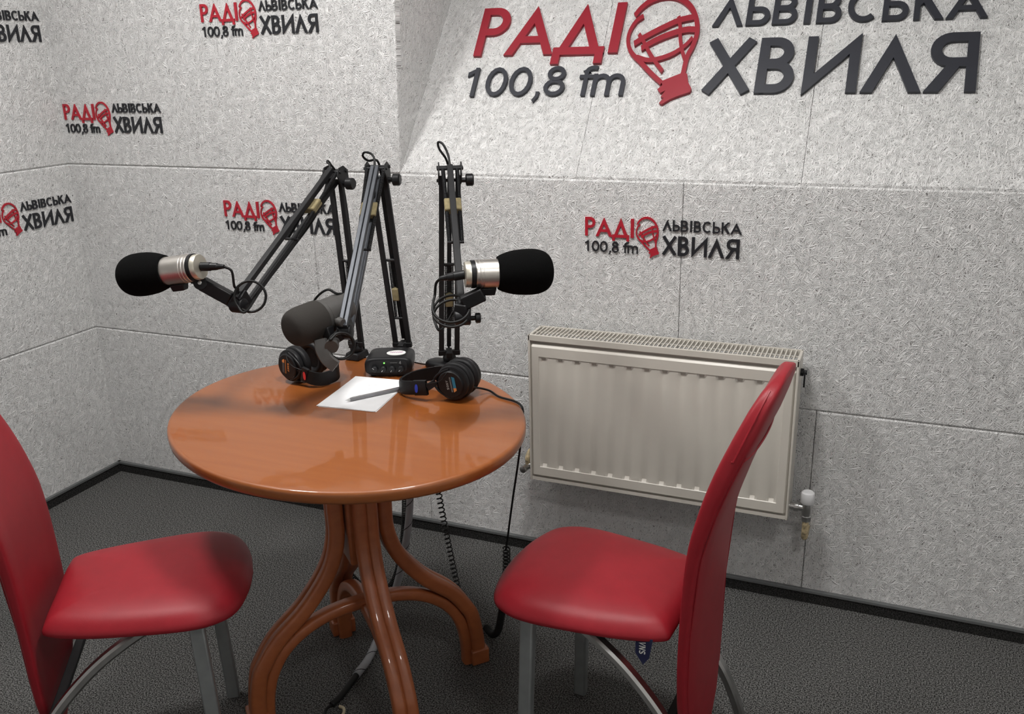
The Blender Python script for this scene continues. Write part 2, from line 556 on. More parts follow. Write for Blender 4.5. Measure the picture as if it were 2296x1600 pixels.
def glyph(ch, w, t):
    """polygons of one letter, cap height 1, width w, stroke t"""
    lw = t * 1.12
    def bowl(x0, y0, y1, xe):
        ry = (y1 - y0 - t) / 2; rx = min(ry, xe - t / 2 - x0 - 0.02); xs = xe - t / 2 - rx
        return stroke([(x0, y1 - t / 2)] + arcpts(xs, (y0 + y1) / 2, rx, ry, 90, -90) + [(x0, y0 + t / 2)], t)
    def lam(x0, x1):
        ww = x1 - x0; c = (x0 + x1) / 2; yt_ = 1 - 2 * lw / ww
        return [[(x0, 0), (x0 + lw, 0), (c, yt_), (c, 1)], [(c, 1), (c, yt_), (x1 - lw, 0), (x1, 0)]]
    if ch == 'Р': return rect(0, 0, t, 1) + bowl(t / 2, 0.42, 1, w)
    if ch == 'Я':
        g = rect(0, 0, t, 1) + bowl(t / 2, 0.42, 1, w) + [[(w * 0.30, 0.5), (w * 0.30 + lw * 1.1, 0.5), (w * 1.08, 0), (w * 1.08 - lw * 1.2, 0)]]
        return [[(w - x, y) for x, y in p] for p in g]
    if ch == 'А':
        y0 = 0.24; x = lambda y: w / 2 * y + lw * 0.5
        return lam(0, w) + [[(x(y0), y0), (w - x(y0), y0), (w - x(y0 + t), y0 + t * 0.95), (x(y0 + t), y0 + t * 0.95)]]
    if ch == 'Л': return lam(0, w)
    if ch == 'Д': return lam(w * 0.06, w * 0.94) + rect(0, -0.02, w, t * 0.9) + rect(0, -0.2, t, 0.02) + rect(w - t, -0.2, w, 0.02)
    if ch == 'І': return rect(0, 0, w, 1)
    if ch == 'Ь': return rect(0, 0, t, 1) + bowl(t / 2, 0, 0.60, w)
    if ch == 'В': return rect(0, 0, t, 1) + bowl(t / 2, 0, 0.58, w) + bowl(t / 2, 0.46, 1, w * 0.92)
    if ch == 'С': return stroke(arcpts(w * 0.56, 0.5, w * 0.56 - t / 2, 0.5 - t / 2, 48, 312, 24), t)
    if ch == 'К': return rect(0, 0, t, 1) + [[(t * 0.9, 0.42), (t * 0.9, 0.60), (w * 0.95 - lw * 1.15, 1), (w * 0.95, 1)], [(w * 0.30, 0.52), (w * 0.30 + lw * 0.9, 0.66), (w, 0), (w - lw * 1.25, 0)]]
    if ch == 'Х': return stroke([(t * 0.42, 0.02), (w - t * 0.42, 0.98)], t) + stroke([(t * 0.42, 0.98), (w - t * 0.42, 0.02)], t)
    if ch == 'И': return [[(0, -0.04), (t, t * 0.9 * 0.9), (t, 1), (0, 1)], [(0, -0.04), (0.0, 0.16), (w, 1.04), (w, 0.84)], [(w - t, 0), (w, 0), (w, 1.04), (w - t, 0.8)]]
    if ch == '1': return rect(w - t, 0, w, 1) + [[(w - t * 0.2, 1), (w - t * 0.6, 0.83), (0, 0.68), (0, 0.83)]]
    if ch == '0': return stroke(arcpts(w / 2, 0.5, w / 2 - t / 2, 0.5 - t / 2, 0, 337.5, 15), t, closed=True)
    if ch == '8':
        return stroke(arcpts(w / 2, 0.285, w / 2 - t / 2, 0.285 - t / 2, 0, 337.5, 15), t, closed=True) + stroke(arcpts(w / 2, 0.75, w * 0.43 - t / 2, 0.25 - t / 2, 0, 337.5, 15), t, closed=True)
    if ch == ',': return [[(w * 0.45, 0.14), (w, 0.14), (w * 0.9, -0.04), (w * 0.3, -0.22), (0, -0.15), (w * 0.45, 0)]]
    if ch == 'f': return stroke([(w * 0.42, 0), (w * 0.42, 0.8)] + arcpts(w * 0.42 + 0.2, 0.8, 0.2, 0.2 - t / 2, 180, 60, 8), t) + rect(0, 0.58, w * 0.95, 0.58 + t * 0.9)
    if ch == 'm':
        r = (w - t) / 4
        g = rect(0, 0, t, 0.72)
        for k in (0, 1):
            x0 = t / 2 + k * 2 * r
            g += stroke([(x0, 0.4)] + arcpts(x0 + r, 0.72 - r - t / 2, r, r, 180, 0, 10) + [(x0 + 2 * r, 0)], t)
        return g
    if ch == 'S': return stroke(arcpts(w / 2, 0.75 - t * 0.1, w / 2 - t / 2, 0.25 - t * 0.4, 20, 270, 10) + arcpts(w / 2, 0.25 + t * 0.1, w / 2 - t / 2, 0.25 - t * 0.4, 90, -160, 10), t)
    if ch == 'O': return glyph('0', w, t)
    if ch == 'N': return rect(0, 0, t, 1) + rect(w - t, 0, w, 1) + [[(0, 1), (t * 1.2, 1), (w, 0), (w - t * 1.2, 0)]]
    if ch == 'Y': return stroke([(t * 0.4, 1), (w / 2, 0.45), (w / 2, 0)], t) + stroke([(w - t * 0.4, 1), (w / 2, 0.45)], t)
    if ch == 'V': return stroke([(t * 0.4, 1), (w / 2, 0.08), (w - t * 0.4, 1)], t)
    if ch == '4': return rect(w * 0.62, 0, w * 0.62 + t, 1) + stroke([(w * 0.7, 0.95), (t, 0.3), (w, 0.3)], t)
    return []

# layout of the lettering in metres at small-sign size: (letter, x0, x1)
def spread(chars, ranges, src, x0, x1):
    a, b = src
    f = lambda p: x0 + (p - a) / (b - a) * (x1 - x0)
    return [(c, f(r[0]), f(r[1])) for c, r in zip(chars, ranges)]
LAY = []
for c, a, b in (('Р', 0.0, 0.0295), ('А', 0.0307, 0.0788), ('Д', 0.0788, 0.1270), ('І', 0.1312, 0.1400)):
    LAY.append((c, a, b, -0.0533, 0.0527, 0.145, 'red'))
for c, a, b in spread('100,8fm', [(178, 222), (262, 352), (362, 455), (470, 495), (508, 592), (645, 705), (700, 825)], (178, 825), 0.0, 0.1525):
    LAY.append((c, a, b, -0.0966, 0.0303, 0.125, 'dark'))
for c, a, b in spread('ЛЬВІВСЬКА', [(1135, 1248), (1258, 1343), (1353, 1440), (1465, 1487), (1508, 1592), (1612, 1710), (1730, 1815), (1832, 1928), (1935, 2065)], (1135, 2065), 0.2195, 0.431):
    LAY.append((c, a, b, -0.0292, 0.0300, 0.150, 'dark'))
for c, a, b in spread('ХВИЛЯ', [(1130, 1305), (1322, 1455), (1488, 1672), (1685, 1880), (1900, 2050)], (1130, 2050), 0.220, 0.427):
    LAY.append((c, a, b, -0.0953, 0.0528, 0.150, 'dark'))

def balloon(detail):
    """hand drawn hot air balloon strokes, in a 0..1 box (x right, y up)"""
    g = []
    def st(pts, w):
        sp = [(p.x, p.y) for p in spline([(a, 1 - b, 0) for a, b in pts], 5)]
        return stroke(sp, w)
    k = 1.0
    # pixel positions of the emblem on the photographed sign, straightened, /290 and /450
    X = lambda px, py: ((px - 812) / 290.0, (py - 150 - 0.049 * (px - 812)) / 430.0)
    P = lambda *l: [X(*q) for q in l]
    W = 0.058
    ed = []
    ed.append((P((829, 236), (850, 203), (885, 175), (935, 163), (990, 175), (1040, 215), (1072, 270), (1085, 330), (1078, 385), (1064, 430), (1060, 500)), W))
    ed.append((P((864, 240), (838, 262), (821, 305), (823, 350), (845, 395), (890, 440), (940, 490), (985, 530)), W * 0.8))
    ed.append((P((848, 358), (890, 330), (950, 298), (1010, 272), (1070, 262)), W))
    ed.append((P((880, 380), (930, 350), (985, 328), (1040, 315), (1080, 318)), W))
    ed.append((P((868, 415), (915, 432), (960, 428), (1010, 410), (1050, 380), (1072, 350)), W * 0.75))
    ed.append((P((860, 318), (890, 360), (915, 400), (945, 440), (980, 482)), W * 0.7))
    ed.append((P((1003, 255), (1016, 300), (1025, 350), (1040, 400), (1058, 440)), W * 0.75))
    for pts, w in ed: g += st(pts, w)
    g.append([(a, 1 - b) for a, b in P((982, 524), (1062, 492), (1076, 500), (1086, 535), (1102, 560), (1098, 574), (1060, 586), (1030, 598), (1000, 618), (990, 612), (1004, 592), (992, 588), (1006, 562), (988, 572), (974, 556), (990, 540))])
    return g

def make_sign(label, scale, depth, mats, loc, R, group=None):
    t = thing('wall_sign', label, 'sign', loc, R, group)
    for (ch, a, b, base, cap, st, colr) in LAY:
        mb = MB()
        polys = glyph(ch, (b - a) / cap, st)
        for i, p in enumerate(polys):
            mb.prism([((a + x * cap) * scale, (base + y * cap) * scale) for x, y in p], 0.0004, depth + 0.00004 * i)
        mb.build('letter', mats[colr], t, local=True, smooth=20, label='red letter' if colr == 'red' else None)
    mb = MB()
    for i, p in enumerate(balloon(1)):
        mb.prism([((0.1455 + x * 0.0660) * scale, (-0.0990 + y * 0.1045) * scale) for x, y in p], 0.0004, depth + 0.00004 * i)
    mb.build('balloon_emblem', mats['red'], t, local=True, smooth=20, label='red hot air balloon emblem')
    return t

R_BACK = Matrix(((1, 0, 0), (0, 0, -1), (0, 1, 0)))
R_LEFT = Matrix(((0, 0, 1), (1, 0, 0), (0, 1, 0)))
R_SLOPE = Matrix(((1, 0, 0), (0, sin(SL), -cos(SL)), (0, cos(SL), sin(SL))))
small = {'red': M_SIGNRED2, 'dark': M_SIGNBLK2}
big = {'red': M_SIGNRED, 'dark': M_SIGNBLK}
bp_ = V((0, 0, Z2)) + SV * 0.574
make_sign('large red and dark grey lettering sign on the leaning upper wall', 3.24, 0.010, big, (1.486, bp_.y, bp_.z), R_SLOPE)
GS = 'small lettering signs on the walls'
s0 = make_sign('small red and black lettering sign on the back wall above the radiator', 1.0, 0.0045, small, (1.921, 0, 1.084), R_BACK, GS)
def sign_copy(label, loc, R):
    s = dup(s0); s['label'] = label
    mm = R.to_4x4(); mm.translation = V(loc); s.matrix_basis = mm
sign_copy('small red and black lettering sign half hidden behind the left microphone arm', (0.667, 0, 1.084), R_BACK)
sign_copy('small lettering sign at the top of the back wall, left of the recess edge', (0.667, 0, 1.688), R_BACK)
sign_copy('small lettering sign on the back wall close to the corner, just above the seam', (0.024, 0, 1.392), R_BACK)
sign_copy('small lettering sign on the left wall just below the seam, its start cut off', (0, -0.448, 1.084), R_LEFT)
sign_copy('topmost sign on the left wall, only its dark last letters in view', (0, -0.452, 1.690), R_LEFT)

# ------------------------------------------------------------------ table
TC = V((1.606, -0.786, 0)); TA, TB, TROT = 0.443, 0.371, radians(158.9)
BC = V((1.62, -0.79, 0))
table = thing('cafe_table', 'oval orange-brown wooden table on four curved bentwood legs', 'table', (BC.x, BC.y, 0))
def ell(k, z, n=96):
    out = []
    for i in range(n):
        a = 2 * pi * i / n
        x, y = (TA + k) * cos(a), (TB + k) * sin(a)
        out.append(V((TC.x + x * cos(TROT) - y * sin(TROT), TC.y + x * sin(TROT) + y * cos(TROT), z)))
    return out
TZ = 0.75
mb = MB()
mb.loft([ell(-0.05, 0.721), ell(-0.013, 0.721), ell(-0.005, 0.7235), ell(-0.001, 0.729), ell(0.0, 0.735), ell(0.0, 0.743), ell(-0.0012, 0.7468), ell(-0.004, 0.7492), ell(-0.009, TZ)])
mb.build('tabletop', M_WOOD, table, smooth=60)
LEGPROF = [(0.721, 0.060), (0.62, 0.059), (0.53, 0.059), (0.45, 0.061), (0.375, 0.085), (0.293, 0.145), (0.227, 0.218), (0.170, 0.258), (0.137, 0.272), (0.068, 0.282), (0.0, 0.284)]
def grooved(w, h):
    """bentwood section: rounded bar with a narrow groove along the middle of both broad faces"""
    c, g, d = h * 0.30, 0.0032, 0.0055
    q = []
    for (cx_, cy_, a0) in ((w / 2 - c, h / 2 - c, 0), (-w / 2 + c, h / 2 - c, 90), (-w / 2 + c, -h / 2 + c, 180), (w / 2 - c, -h / 2 + c, 270)):
        if a0 == 90: q += [(g * 2.2, h / 2), (g, h / 2 - 0.0016), (0, h / 2 - d), (-g, h / 2 - 0.0016), (-g * 2.2, h / 2)]
        if a0 == 270: q += [(-g * 2.2, -h / 2), (-g, -h / 2 + 0.0016), (0, -h / 2 + d), (g, -h / 2 + 0.0016), (g * 2.2, -h / 2)]
        q += [(cx_ + c * cos(radians(a0 + 90 * t / 4)), cy_ + c * sin(radians(a0 + 90 * t / 4))) for t in range(5)]
    return q
for k, ang in enumerate((48, 138, 228, 318)):
    a = radians(ang); er = V((cos(a), sin(a), 0)); et = V((-sin(a), cos(a), 0))
    pts = [BC + er * p.x + V((0, 0, p.y)) for p in spline([(r, z, 0) for z, r in LEGPROF], 6)]
    mb = MB()
    mb.sweep(pts, [(q[1], q[0]) for q in grooved(0.056, 0.037)], up=et)
    leg = mb.build('leg', M_WOODLEG, table, smooth=40)
    mb = MB()
    R = Matrix((er, et, V((0, 0, 1)))).transposed()
    mb.box(BC + er * 0.285 + V((0, 0, 0.022)), (0.048, 0.064, 0.044), R)
    mb.build('foot', M_WOODLEG, leg, bevel=0.004)
# crossing arches joining opposite feet
for k, ang in enumerate((48, 138)):
    a = radians(ang); er = V((cos(a), sin(a), 0)); et = V((-sin(a), cos(a), 0))
    top = 0.262 - 0.012 * k
    half = [(0.0, top), (0.08, top - 0.006), (0.15, top - 0.030), (0.205, top - 0.072), (0.238, top - 0.125), (0.253, 0.085), (0.258, 0.04), (0.259, 0.0)]
    prof = [(-r, z, 0) for r, z in reversed(half[1:])] + [(r, z, 0) for r, z in half]
    pts = [BC + er * p.x + V((0, 0, p.y)) for p in spline(prof, 5)]
    mb = MB()
    w, h = 0.036, 0.030
    pr = [(h / 2 * math.copysign(abs(sin(b)) ** 0.6, sin(b)), w / 2 * math.copysign(abs(cos(b)) ** 0.6, cos(b))) for b in [2 * pi * q / 16 for q in range(16)]]
    mb.sweep(pts, pr, up=et)
    mb.build('arch_stretcher', M_WOODLEG, table, smooth=50)
mb = MB()
R48 = Matrix.Rotation(radians(48), 3, 'Z')
mb.box(BC + V((0, 0, 0.552)), (0.074, 0.074, 0.338), R48)
mb.build('centre_block', M_WOODLEG, table, bevel=0.006)
mb = MB(); mb.box(BC + V((0, 0, 0.705)), (0.20, 0.20, 0.032), R48); mb.build('mounting_plate', M_WOODLEG, table, bevel=0.004)

# ------------------------------------------------------------------ chairs (local: +x front, y sideways)
def make_chair(label, loc, ang):
    t = thing('dining_chair', label, 'chair', loc, Matrix.Rotation(radians(ang), 3, 'Z'), 'red leatherette chairs at the table')
    # seat outline
    ctrl = [(0.010, 0.0), (0.010, 0.110), (0.022, 0.142), (0.10, 0.168), (0.20, 0.184), (0.285, 0.190), (0.342, 0.181), (0.386, 0.148), (0.409, 0.075), (0.416, 0.0)]
    half = spline([(x, y, 0) for x, y in ctrl], 5)
    outl = [(p.x, p.y) for p in half] + [(p.x, -p.y) for p in reversed(half[1:-1])]
    cx = 0.21
    def ring(k, z, ins):
        out = []
        for x, y in outl:
            d = V((x - cx, y)); L_ = d.length
            f = max(0.0, (L_ - ins) / L_) * k
            px, py = cx + d.x * f, d.y * f
            droop = -0.005 * max(0, (px - 0.18) / 0.22) ** 2 - 0.006 * (abs(py) / 0.2) ** 2
            out.append(V((px, py, z + droop)))
        return out
    mb = MB()
    Zs = 0.477
    mb.loft([ring(1, Zs - 0.043, 0.02), ring(1, Zs - 0.042, 0.004), ring(1, Zs - 0.038, 0.0), ring(1, Zs - 0.031, 0.0), ring(1, Zs - 0.024, 0.004), ring(1, Zs - 0.016, 0.011), ring(1, Zs - 0.009, 0.021), ring(1, Zs - 0.003, 0.038), ring(0.7, Zs + 0.004, 0.03), ring(0.4, Zs + 0.006, 0.03), ring(0.1, Zs + 0.006, 0.02)])
    seat = mb.build('seat', M_RED, t, local=True, smooth=70)
    mb = MB(); mb.loft([ring(0.96, Zs - 0.055, 0.03), ring(0.96, Zs - 0.042, 0.025)]); mb.build('seat_base', M_BLACKPL, seat, local=True)
    # backrest
    tab = [(0.125, -0.030, 0.012, 0.014), (0.145, -0.030, 0.035, 0.020), (0.20, -0.029, 0.088, 0.026), (0.26, -0.028, 0.133, 0.022), (0.33, -0.028, 0.146, 0.023), (0.45, -0.029, 0.150, 0.024), (0.62, -0.039, 0.150, 0.030), (0.72, -0.060, 0.147, 0.038), (0.80, -0.085, 0.141, 0.042), (0.868, -0.111, 0.130, 0.043), (0.915, -0.128, 0.115, 0.039), (0.945, -0.139, 0.094, 0.033), (0.961, -0.145, 0.066, 0.024), (0.968, -0.147, 0.034, 0.012)]
    sp = spline([(z, x, w) for z, x, w, h in tab], 4)
    rings = []
    for i, p in enumerate(sp):
        th = interp([(a, d) for a, b_, c, d in tab], p.x)[0]
        rg = []
        for k in range(48):
            b = 2 * pi * (k + 0.5) / 48
            ly = p.z * math.copysign(abs(cos(b)) ** 0.22, cos(b))
            lx = th / 2 * math.copysign(abs(sin(b)) ** 0.45, sin(b))
            rg.append(V((p.y + lx + 0.011 * (ly / 0.15) ** 2, ly, p.x)))
        rings.append(rg)
    mb = MB(); mb.loft(rings)
    back = mb.build('backrest', M_RED, t, local=True, smooth=75)
    # seams and piping on the rear face and along the edge of the hood
    def bx(z, ly, side):
        x, w, th = interp(tab, z)
        k = min(1, abs(ly) / max(1e-4, w))
        lx = th / 2 * max(0.0, 1 - k ** 9.0) ** 0.22
        return V((x + side * lx + 0.011 * (ly / 0.15) ** 2, ly, z))
    mb = MB()
    mb.tube([bx(0.832, -0.137 + 0.274 * i / 20, -1) for i in range(21)], 0.0022, 6)
    for s in (-1, 1):
        mb.tube([V((interp(tab, z)[0] + 0.011 - 0.006, s * (interp(tab, z)[1] + 0.0008), z)) for z in [0.832 + 0.012 * i for i in range(11)]], 0.0028, 6)
        mb.tube([bx(z, s * interp(tab, z)[1] * 0.92, -1) for z in [0.24 + 0.03 * i for i in range(21)]], 0.0012, 5)
    mb.build('piping', M_RED, back, local=True)
    # front legs
    for s in (1, -1):
        mb = MB()
        a, b = V((0.318, s * 0.162, 0.0)), V((0.305, s * 0.150, Zs - 0.050))
        mb.beam(a + V((0, 0, 0.0)), b, 0.024, 0.030, (1, 0, 0))
        mb.build('front_leg', M_GREYLEG, t, bevel=0.004, local=True)
    # arched rear legs
    for s in (1, -1):
        path = spline([(0.290, s * 0.105, Zs - 0.056), (0.225, s * 0.116, Zs - 0.062), (0.16, s * 0.126, 0.386), (0.09, s * 0.135, 0.338), (0.02, s * 0.144, 0.268), (-0.028, s * 0.151, 0.196), (-0.060, s * 0.157, 0.122), (-0.078, s * 0.161, 0.06), (-0.086, s * 0.164, 0.0)], 6)
        mb = MB()
        w, h = 0.026, 0.020
        c = 0.005
        pr = [(-w / 2 + c, -h / 2), (w / 2 - c, -h / 2), (w / 2, -h / 2 + c), (w / 2, h / 2 - c), (w / 2 - c, h / 2), (-w / 2 + c, h / 2), (-w / 2, h / 2 - c), (-w / 2, -h / 2 + c)]
        mb.sweep(path, [(q[1], q[0]) for q in pr], up=(0, 1, 0))
        mb.build('arched_leg', M_CHROME, t, local=True, smooth=30)
    mb = MB()
    mb.beam((0.22, -0.11, Zs - 0.066), (0.22, 0.11, Zs - 0.066), 0.03, 0.012, (0, 0, 1))
    mb.build('crossbar', M_BLACKMET, t, local=True, bevel=0.002)
    mb = MB()
    mb.beam((0.005, -0.144, 0.250), (0.005, 0.144, 0.250), 0.02, 0.012, (0, 0, 1))
    mb.build('crossbar', M_BLACKMET, t, local=True, bevel=0.002)
    return t
chL = make_chair('red leatherette chair on the left, cut off by the left picture edge', (1.140, -1.253, 0), 36)
chR = make_chair('red leatherette chair in front of the radiator, backrest turned to the viewer', (2.418, -0.797, 0), 176)
# fabric tag under the seat of the right chair
tg = MB()
tg.add([(0.073, 0.152, 0.440), (0.038, 0.152, 0.440), (0.044, 0.154, 0.398), (0.056, 0.154, 0.380), (0.073, 0.1525, 0.402), (0.073, 0.1512, 0.440), (0.038, 0.1512, 0.440), (0.044, 0.1532, 0.398), (0.056, 0.1532, 0.380), (0.073, 0.1517, 0.402)],
       [(0, 1, 2, 3, 4), (9, 8, 7, 6, 5), (0, 5, 6, 1), (1, 6, 7, 2), (2, 7, 8, 3), (3, 8, 9, 4), (4, 9, 5, 0)])
tgo = tg.build('fabric_tag', M_TAG, chR, local=True, label='small navy tag hanging under the seat')
mb = MB()
MT = Matrix(((0, -1, 0, 0.0645), (0, 0, 1, 0.1545), (-1, 0, 0, 0.432), (0, 0, 0, 1)))
x = 0
for ch in 'VNS':
    for i, p in enumerate(glyph(ch, 0.75, 0.17)):
        mb.prism([(x + a * 0.011, b * 0.013) for a, b in p], 0, 0.0004, MT)
    x += 0.0098
mb.build('tag_print', M_LABWHITE, tgo, local=True)

# ------------------------------------------------------------------ radiator
RX0, RX1, RZ0, RZ1, RYF, RYB = 1.792, 2.533, 0.313, 0.764, -0.130, -0.030
rad = thing('radiator', 'cream panel radiator fixed to the back wall behind the right chair', 'radiator', ((RX0 + RX1) / 2, RYB, RZ0))
def embossed(y, sgn):
    n = 14; pitch = (RX1 - RX0 - 0.092) / (n - 1)
    g0 = RX0 + 0.046
    xs = {RX0 + 0.006: 'e', RX0 + 0.012: 'b', RX1 - 0.012: 'b', RX1 - 0.006: 'e', g0 - 0.0145: 'b', g0 + pitch * (n - 1) + 0.0145: 'b'}
    for k in range(n):
        c = g0 + pitch * k
        xs[c - 0.013] = 'f'; xs[c - 0.0065] = 'g'; xs[c + 0.0065] = 'g'; xs[c + 0.013] = 'f'
    zs = [(RZ0 + 0.012, 'e'), (RZ0 + 0.020, 'b'), (RZ0 + 0.046, 'b'), (RZ0 + 0.0475, 'f'), (RZ0 + 0.056, 'm'), (RZ0 + 0.075, 'n'), (RZ1 - 0.092, 'n'), (RZ1 - 0.0725, 'm'), (RZ1 - 0.0635, 'f'), (RZ1 - 0.062, 'b'), (RZ1 - 0.034, 'b'), (RZ1 - 0.026, 'e')]
    X = sorted(xs.items())
    vs = []; fs = []
    for z, kz in zs:
        for x, kx in X:
            d = 0.0
            inside = g0 - 0.0135 < x < g0 + pitch * (n - 1) + 0.0135
            if kx == 'e' or kz == 'e': d = 0.008
            elif inside and kz in 'fpmn':
                d = 0.0018
                if kx == 'g' and kz == 'm': d = 0.0070
                elif kx == 'g' and kz == 'n': d = 0.0024
            vs.append(V((x, y + sgn * d, z)))
    m = len(X)
    for i in range(len(zs) - 1):
        for j in range(m - 1):
            f = (i * m + j, i * m + j + 1, (i + 1) * m + j + 1, (i + 1) * m + j)
            fs.append(f if sgn > 0 else f[::-1])
    return vs, fs
mb = MB(); mb.add(*embossed(RYF, 1)); mb.build('front_panel', M_RAD, rad, smooth=25)
mb = MB(); mb.add(*embossed(RYB, -1)); mb.build('rear_panel', M_RAD, rad, smooth=25)
for xx, s in ((RX0 + 0.003, -1), (RX1 - 0.003, 1)):
    mb = MB(); mb.box((xx, (RYF + RYB) / 2, (RZ0 + RZ1) / 2), (0.006, RYB - RYF, RZ1 - RZ0))
    sp_ = mb.build('side_panel', M_RAD, rad, bevel=0.0015)
    if s > 0:
        for k in range(16):
            pass
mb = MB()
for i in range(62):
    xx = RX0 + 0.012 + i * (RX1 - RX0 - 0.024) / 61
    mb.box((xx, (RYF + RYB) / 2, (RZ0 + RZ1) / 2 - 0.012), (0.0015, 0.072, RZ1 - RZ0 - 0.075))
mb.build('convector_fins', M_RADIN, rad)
mb = MB()
for (yy0, yy1) in ((RYF, RYF + 0.010), (RYB - 0.006, RYB)):
    mb.box(((RX0 + RX1) / 2, (yy0 + yy1) / 2, RZ1 - 0.008), (RX1 - RX0, yy1 - yy0, 0.016))
mb.box(((RX0 + RX1) / 2, (RYF + RYB) / 2, RZ1 - 0.0055), (RX1 - RX0 - 0.01, 0.004, 0.003))
n = 62
for i in range(n + 1):
    xx = RX0 + 0.006 + i * (RX1 - RX0 - 0.012) / n
    mb.box((xx, (RYF + RYB) / 2, RZ1 - 0.003), (0.0032, RYB - RYF - 0.01, 0.004))
mb.build('top_grille', M_RAD, rad, bevel=0.0)
mb = MB()
mb.box(((RX0 + RX1) / 2, RYF + 0.018, RZ0 + 0.006), (RX1 - RX0 - 0.012, 0.03, 0.010))
mb.box(((RX0 + RX1) / 2, RYF + 0.014, (RZ0 + RZ1) / 2), (RX1 - RX0 - 0.012, 0.004, RZ1 - RZ0 - 0.03))
mb.build('water_channel', M_RAD, rad)
mb = MB()
for xx in (RX0 + 0.12, RX1 - 0.12):
    mb.box((xx, -0.0145, RZ0 + 0.30), (0.03, 0.031, 0.20))
mb.build('wall_bracket', M_RAD, rad)
mb = MB(); mb.lathe((RX1, -0.08, RZ1 - 0.045), (1, 0, 0), [(0, 0.010), (0.008, 0.010), (0.009, 0.006), (0.016, 0.006)], 14)
mb.box((RX1 + 0.012, -0.095, RZ1 - 0.062), (0.004, 0.006, 0.036))
mb.build('bleed_valve', M_BLACKMET, rad, label='dark bleed valve on the right side')
# thermostatic valve on the right
vx, vy = 2.577, -0.080
val = thing('radiator_valve', 'white-capped radiator valve with a flaking pipe at the lower right of the radiator', 'valve', (vx, vy, 0.24))
mb = MB(); mb.lathe((RX1 + 0.0004, vy, 0.334), (1, 0, 0), [(0, 0.010), (0.010, 0.010), (0.0105, 0.013), (0.022, 0.013), (0.023, 0.010), (0.044, 0.011)], 16)
mb.lathe((vx, vy, 0.312), (0, 0, 1), [(0, 0.011), (0.010, 0.0135), (0.030, 0.0135), (0.042, 0.011), (0.048, 0.011)], 16)
mb.build('valve_body', M_CHROME, val)
mb = MB(); mb.lathe((vx, vy, 0.350), (0, 0, 1), [(0, 0.0165), (0.003, 0.0185), (0.026, 0.0185), (0.031, 0.017), (0.034, 0.013)], 24)
mb.build('hand_wheel', M_VALVEW, val)
mb = MB(); mb.lathe((vx, vy, 0.296), (0, 0, 1), [(0, 0.012), (0.003, 0.0135), (0.015, 0.0135), (0.018, 0.011)], 6)
mb.build('union_nut', M_CHROME, val)
mb = MB()
mb.tube(spline([(vx, vy, 0.300), (vx, vy, 0.262), (vx, vy + 0.004, 0.246), (vx, vy + 0.02, 0.240), (vx, -0.004, 0.240)], 6), 0.0088, 12)
mb.build('pipe', M_PIPE, val)
# blind valve on the left
vl = thing('radiator_valve', 'small chrome blind valve at the lower left of the radiator', 'valve', (1.765, vy, 0.33))
mb = MB(); mb.lathe((RX0 - 0.0004, vy, 0.334), (-1, 0, 0), [(0, 0.009), (0.008, 0.009), (0.009, 0.012), (0.018, 0.012), (0.019, 0.009), (0.030, 0.009)], 14)
mb.lathe((1.766, vy + 0.002, 0.330), (-0.15, -0.95, 0.05), [(-0.01, 0.008), (0.012, 0.009), (0.02, 0.008), (0.021, 0.011), (0.034, 0.011), (0.035, 0.009)], 14)
mb.build('valve_body', M_CHROME, vl)
mb = MB(); mb.tube(spline([(1.765, vy, 0.334), (1.765, vy, 0.36), (1.766, vy + 0.02, 0.372), (1.766, -0.004, 0.374)], 6), 0.0075, 10); mb.build('pipe', M_PIPE, vl)

